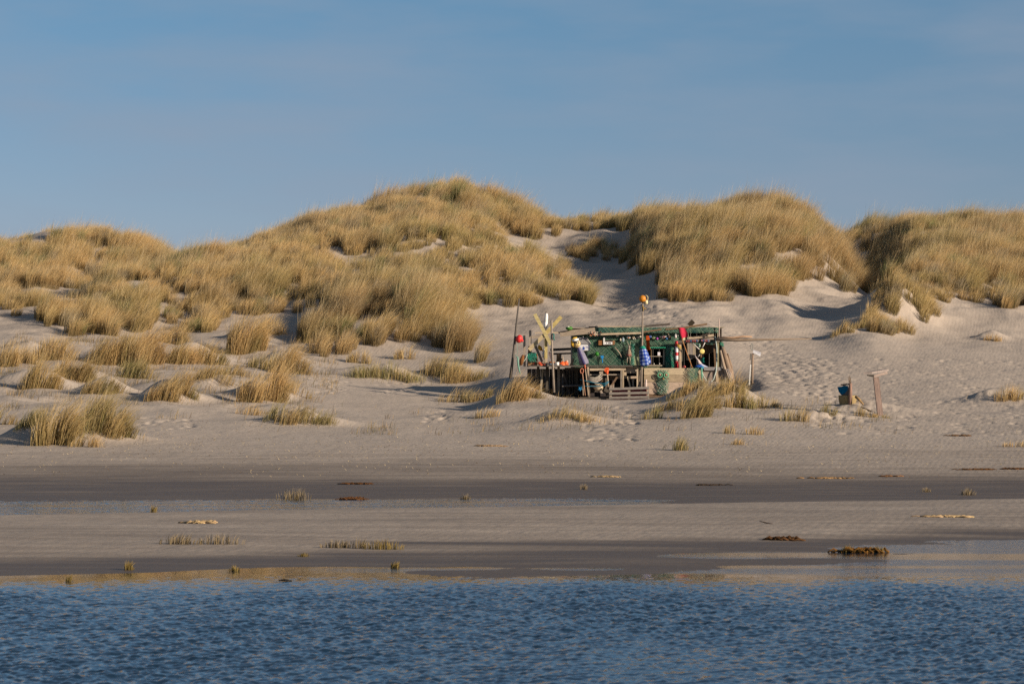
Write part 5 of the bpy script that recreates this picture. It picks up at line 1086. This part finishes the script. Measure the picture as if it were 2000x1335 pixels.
for i in range(12): m.tube([W(1410+rr_.uniform(-4, 4), 672+rr_.uniform(-5, 5), 130.4) for _ in range(3)], .02, jc((.08, .25, .17), .3), 4)
one('fishing_net', m, ROPE, 'clump of green net where the spar meets the right post', 'net')
# wind arrow post right of the hut
x, y = locate(1468, 751); z = float(ground(x, y)); q = y
t = thing('signpost', (x, y, z), 'lone post with white paddle and loop right of the hut', 'signpost')
MB().tube([W(1469, 756, q), W(1470, 690, q)], .055, (.30, .22, .16), 9).build('post', WOODV, t)
MB().board(W(1463.5, 752, q-.05), W(1466, 712, q-.05), 2.2*SQ, .03, (.66, .66, .62)).build('white_strip', PAINT, t)
MB().board(W(1471, 686.5, q-.08), W(1485, 693.5, q-.08), 4.2*SQ, .03, (.62, .62, .64)).build('paddle', PAINT, t)
MB().board(W(1471, 684.5, q-.02), W(1486, 689.5, q-.02), 3.4*SQ, .03, (.45, .45, .48)).build('paddle', PAINT, t)
MB().tube([W(1468.5+2.0*math.cos(a_), 677+6.5*math.sin(a_), q-.03) for a_ in np.linspace(0, 6.283, 17)], .015, (.25, .27, .25), 5).build('loop', ROPE, t)
MB().tube([W(1466, 690, q-.05), W(1465, 703, q-.05)], .02, (.06, .06, .05), 6).build('cord', ROPE, t)
# basket, blue bag and stump
x, y = locate(1655, 787); q = y; z = float(ground(x, y)); kq = q/F
t = thing('basket', (x, y, z), 'straw coloured basket on the sand under the blue bag', 'basket')
MB().lathe(W(1655.5, 788, q), (0, 0, 1), [(-.1, .30), (0, .34), (.15, .37), (.33, .385), (.35, .37), (.2, .34)], (.30, .225, .11), 18).build('body', CLOTH, t)
pts = [W(1645.5+3*math.cos(a_), 775.5-4*math.sin(a_), q-.1) for a_ in np.linspace(0, 3.14, 8)]; MB().tube(pts, .018, (.6, .56, .45), 6).build('handle', CLOTH, t)
t = thing('post', (W(1659.5, 790, q).x, q-.42, z), 'thick upright stake beside the blue bag', 'post')
MB().tube([W(1660.2, 796, q-.42), W(1661, 765, q-.42), W(1661, 748, q-.42)], [.075, .075, .07], (.27, .17, .13), 10).build('shaft', WOODV, t)
for i in range(7): MB().tube([W(1659.5+i*.5, 749, q-.42), W(1656+i*.9, 733+abs(i-3)*1.2, q-.42)], .008, (.28, .22, .17), 4).build('twig', WOODV, t)
t = thing('bag', W(1650, 774, q-.15), 'torn bright blue bag hanging from the thick stake', 'bag')
m = MB(); m.prism([W(1636.5, 755, q-.2), W(1639.5, 765, q-.2), W(1644, 770.5, q-.22), W(1650, 768, q-.25), W(1656, 761, q-.3), W(1657, 753.5, q-.3), W(1650, 752.5, q-.28), W(1644, 754.5, q-.22)], .22, (.005, .12, .24)); m.build('bag_body', CLOTH, t)
MB().prism([W(1644, 770.5, q-.12), W(1650, 774.5, q-.12), W(1658, 774, q-.12), W(1658.5, 756, q-.12), W(1652, 763, q-.14)], .2, (.012, .012, .016)).build('lining', CLOTH, t)
m = MB()
for i in range(9): m.ell(W(1644+i*1.8, 751.6-i*.25+random.uniform(-.6, .6), q-.2), (.05, .05, .028), (.03, .03, .03), 6, 5)
m.build('trim', CLOTH, t)
one('driftwood', MB().tube([W(1671, 774, q-.5), W(1677, 779, q-.6), W(1686, 789, q-.8)], [.06, .06, .03], (.34, .22, .10), 7), WOOD, 'rusty yellow piece of wood on the mound right of the stake', 'driftwood')
one('driftwood', MB().tube([W(1681, 794, q-1.0), W(1698, 801, q-1.3), W(1713, 809, q-1.6)], [.02, .03, .02], (.16, .12, .09), 6), WOOD, 'thin dark branch running down to the plank table post', 'driftwood')
# plank table on one leaning post
x, y = locate(1718, 811); q = y; z = float(ground(x, y))
t = thing('bird_table', (x, y, z), 'leaning post with slanted plank top standing alone at right', 'plank table')
kq = q/F
MB().board(W(1720.5, 822, q), W(1710.8, 737, q), 10.5*kq, .24, (.31, .225, .185)).build('post', WOODV, t)
MB().prism([W(1687, 730.5, q-.35), W(1703, 729.5, q-.35), W(1736, 724.2, q+.35), W(1716, 725.5, q+.35)], .075, (.30, .25, .22), (0, 0, 1)).build('top', WOOD, t)
MB().prism([W(1693, 733.2, q-.25), W(1707, 736, q-.25), W(1707, 731.3, q-.25), W(1693, 731.4, q-.25)], .5, (.07, .06, .05), (.12, 1, 0)).build('bracket', WOOD, t)
MB().board(W(1706, 734.8, q-.18), W(1733, 727.5, q-.16), 5*kq, .08, (.45, .35, .29)).build('brace', WOOD, t)
MB().tube([W(1714.5, 726, q), W(1714.5, 717.5, q)], .008, (.2, .18, .15), 5).build('nail', WOODV, t)

# ================================================================= wrack, twigs and straw on the beach
def wrack(px, py, wpx, hpx, col, label, name='seaweed', cat='seaweed'):
    x, y = locate(px, py, 34, 110); sc = y/F; m = MB(); n = int(26+wpx*.6); rr = random.Random(int(px*7+py))
    for i in range(n):
        u = rr.gauss(0, .26)*wpx*sc; v = rr.gauss(0, .22)*max(.3, hpx*sc*5)
        gx, gy = x+u, y+v; gz = float(ground(gx, gy)); a_ = rr.gauss(0, .4); L_ = rr.uniform(.08, .28); hh = rr.uniform(.01, .05)*hpx/6
        m.tube([(gx-L_*math.cos(a_)/2, gy-L_*math.sin(a_)/2, gz+.005), (gx, gy, gz+hh+.01), (gx+L_*math.cos(a_)/2, gy+L_*math.sin(a_)/2, gz+.005)], rr.uniform(.008, .02), jc(col, .4), 5)
    return one(name, m, ROPE, label, cat)
SW = (.10, .045, .015); SY = (.42, .30, .16)
wrack(690, 975, 50, 7, (.13, .06, .025), 'rust brown seaweed heap at the far edge of the pool')
wrack(695, 945, 60, 4, SW, 'dark brown seaweed line on the grey beach above the pool')
wrack(1530, 1054, 60, 6, (.085, .042, .018), 'flat brown seaweed on the dark wet edge of the sand bar')
wrack(1685, 1078, 70, 8, (.16, .08, .02), 'brown seaweed bank in the shallow pool at right')
wrack(1905, 917, 60, 4, SW, 'dark seaweed patch on the right of the beach')
wrack(1985, 916, 40, 4, SW, 'dark seaweed patch cut by the right edge of the frame')
wrack(1620, 934, 70, 3, (.3, .18, .08), 'straw coloured wrack line on the right of the beach')
wrack(1735, 930, 30, 3, (.18, .09, .04), 'brown wrack scrap right of the straw wrack line')
wrack(1875, 851, 40, 4, (.13, .07, .03), 'brown wrack at the dune foot on the right')
wrack(955, 871, 50, 4, (.3, .2, .11), 'tan wrack at the middle of the upper beach')
wrack(1385, 947, 40, 2, (.05, .035, .025), 'thin black wrack line on the dark sand')
wrack(388, 1021, 52, 4, SY, 'yellow heap of dry straw on the left of the sand bar', 'straw', 'straw')
wrack(1185, 931, 30, 3, SY, 'wisp of pale straw in the middle of the dark beach', 'straw', 'straw')
wrack(1850, 1009, 90, 2, SY, 'long wisp of pale straw on the right of the sand bar', 'straw', 'straw')
x, y = locate(1495, 1022, 34, 90); z = float(ground(x, y))
one('twig', MB().tube([(x-.11, y, z+.05), (x, y, z+.02), (x+.12, y-.1, z)], [.006, .012, .008], (.07, .05, .04), 5), WOOD, 'dark twig lying on the sand bar', 'twig')
x, y = locate(557, 1139, 34, 90)
one('twig', MB().tube([(x-.08, y, .012), (x, y, .02), (x+.09, y-.05, .01)], [.008, .014, .006], (.03, .03, .03), 5), WOOD, 'dark twig floating at the water edge', 'twig')
# scattered straw, shell bits and crumbs on the upper beach
n = 5200; yy = rng.uniform(84, 116, n); tt = rng.uniform(-.2, .2, n); keep = rng.random(n) < np.clip(.35+.9*fbm(tt*60, yy/3.0, 3)+.35*np.exp(-((yy-99)/6)**2), 0, 1); yy = yy[keep]; tt = tt[keep]; n = len(yy); xx = yy*tt
R_ = np.stack([xx, yy, ground(xx, yy)+.035], -1); hh = rng.uniform(.04, .22, n)
ln_ = np.stack([rng.choice([-1, 1], n)*rng.uniform(.8, 1.0, n), rng.normal(0, .2, n)], -1)
cc = np.where((rng.random(n) < .6)[:, None], PALE*rng.uniform(.55, .9, n)[:, None], BROWN*rng.uniform(.3, .8, n)[:, None])
o = blade_mesh('straw_litter', R_, hh, ln_, rng.uniform(.008, .02, n), cc, cc, flat=True); tag(o, 'scattered straw and shell bits on the upper beach', 'litter', kind='stuff')
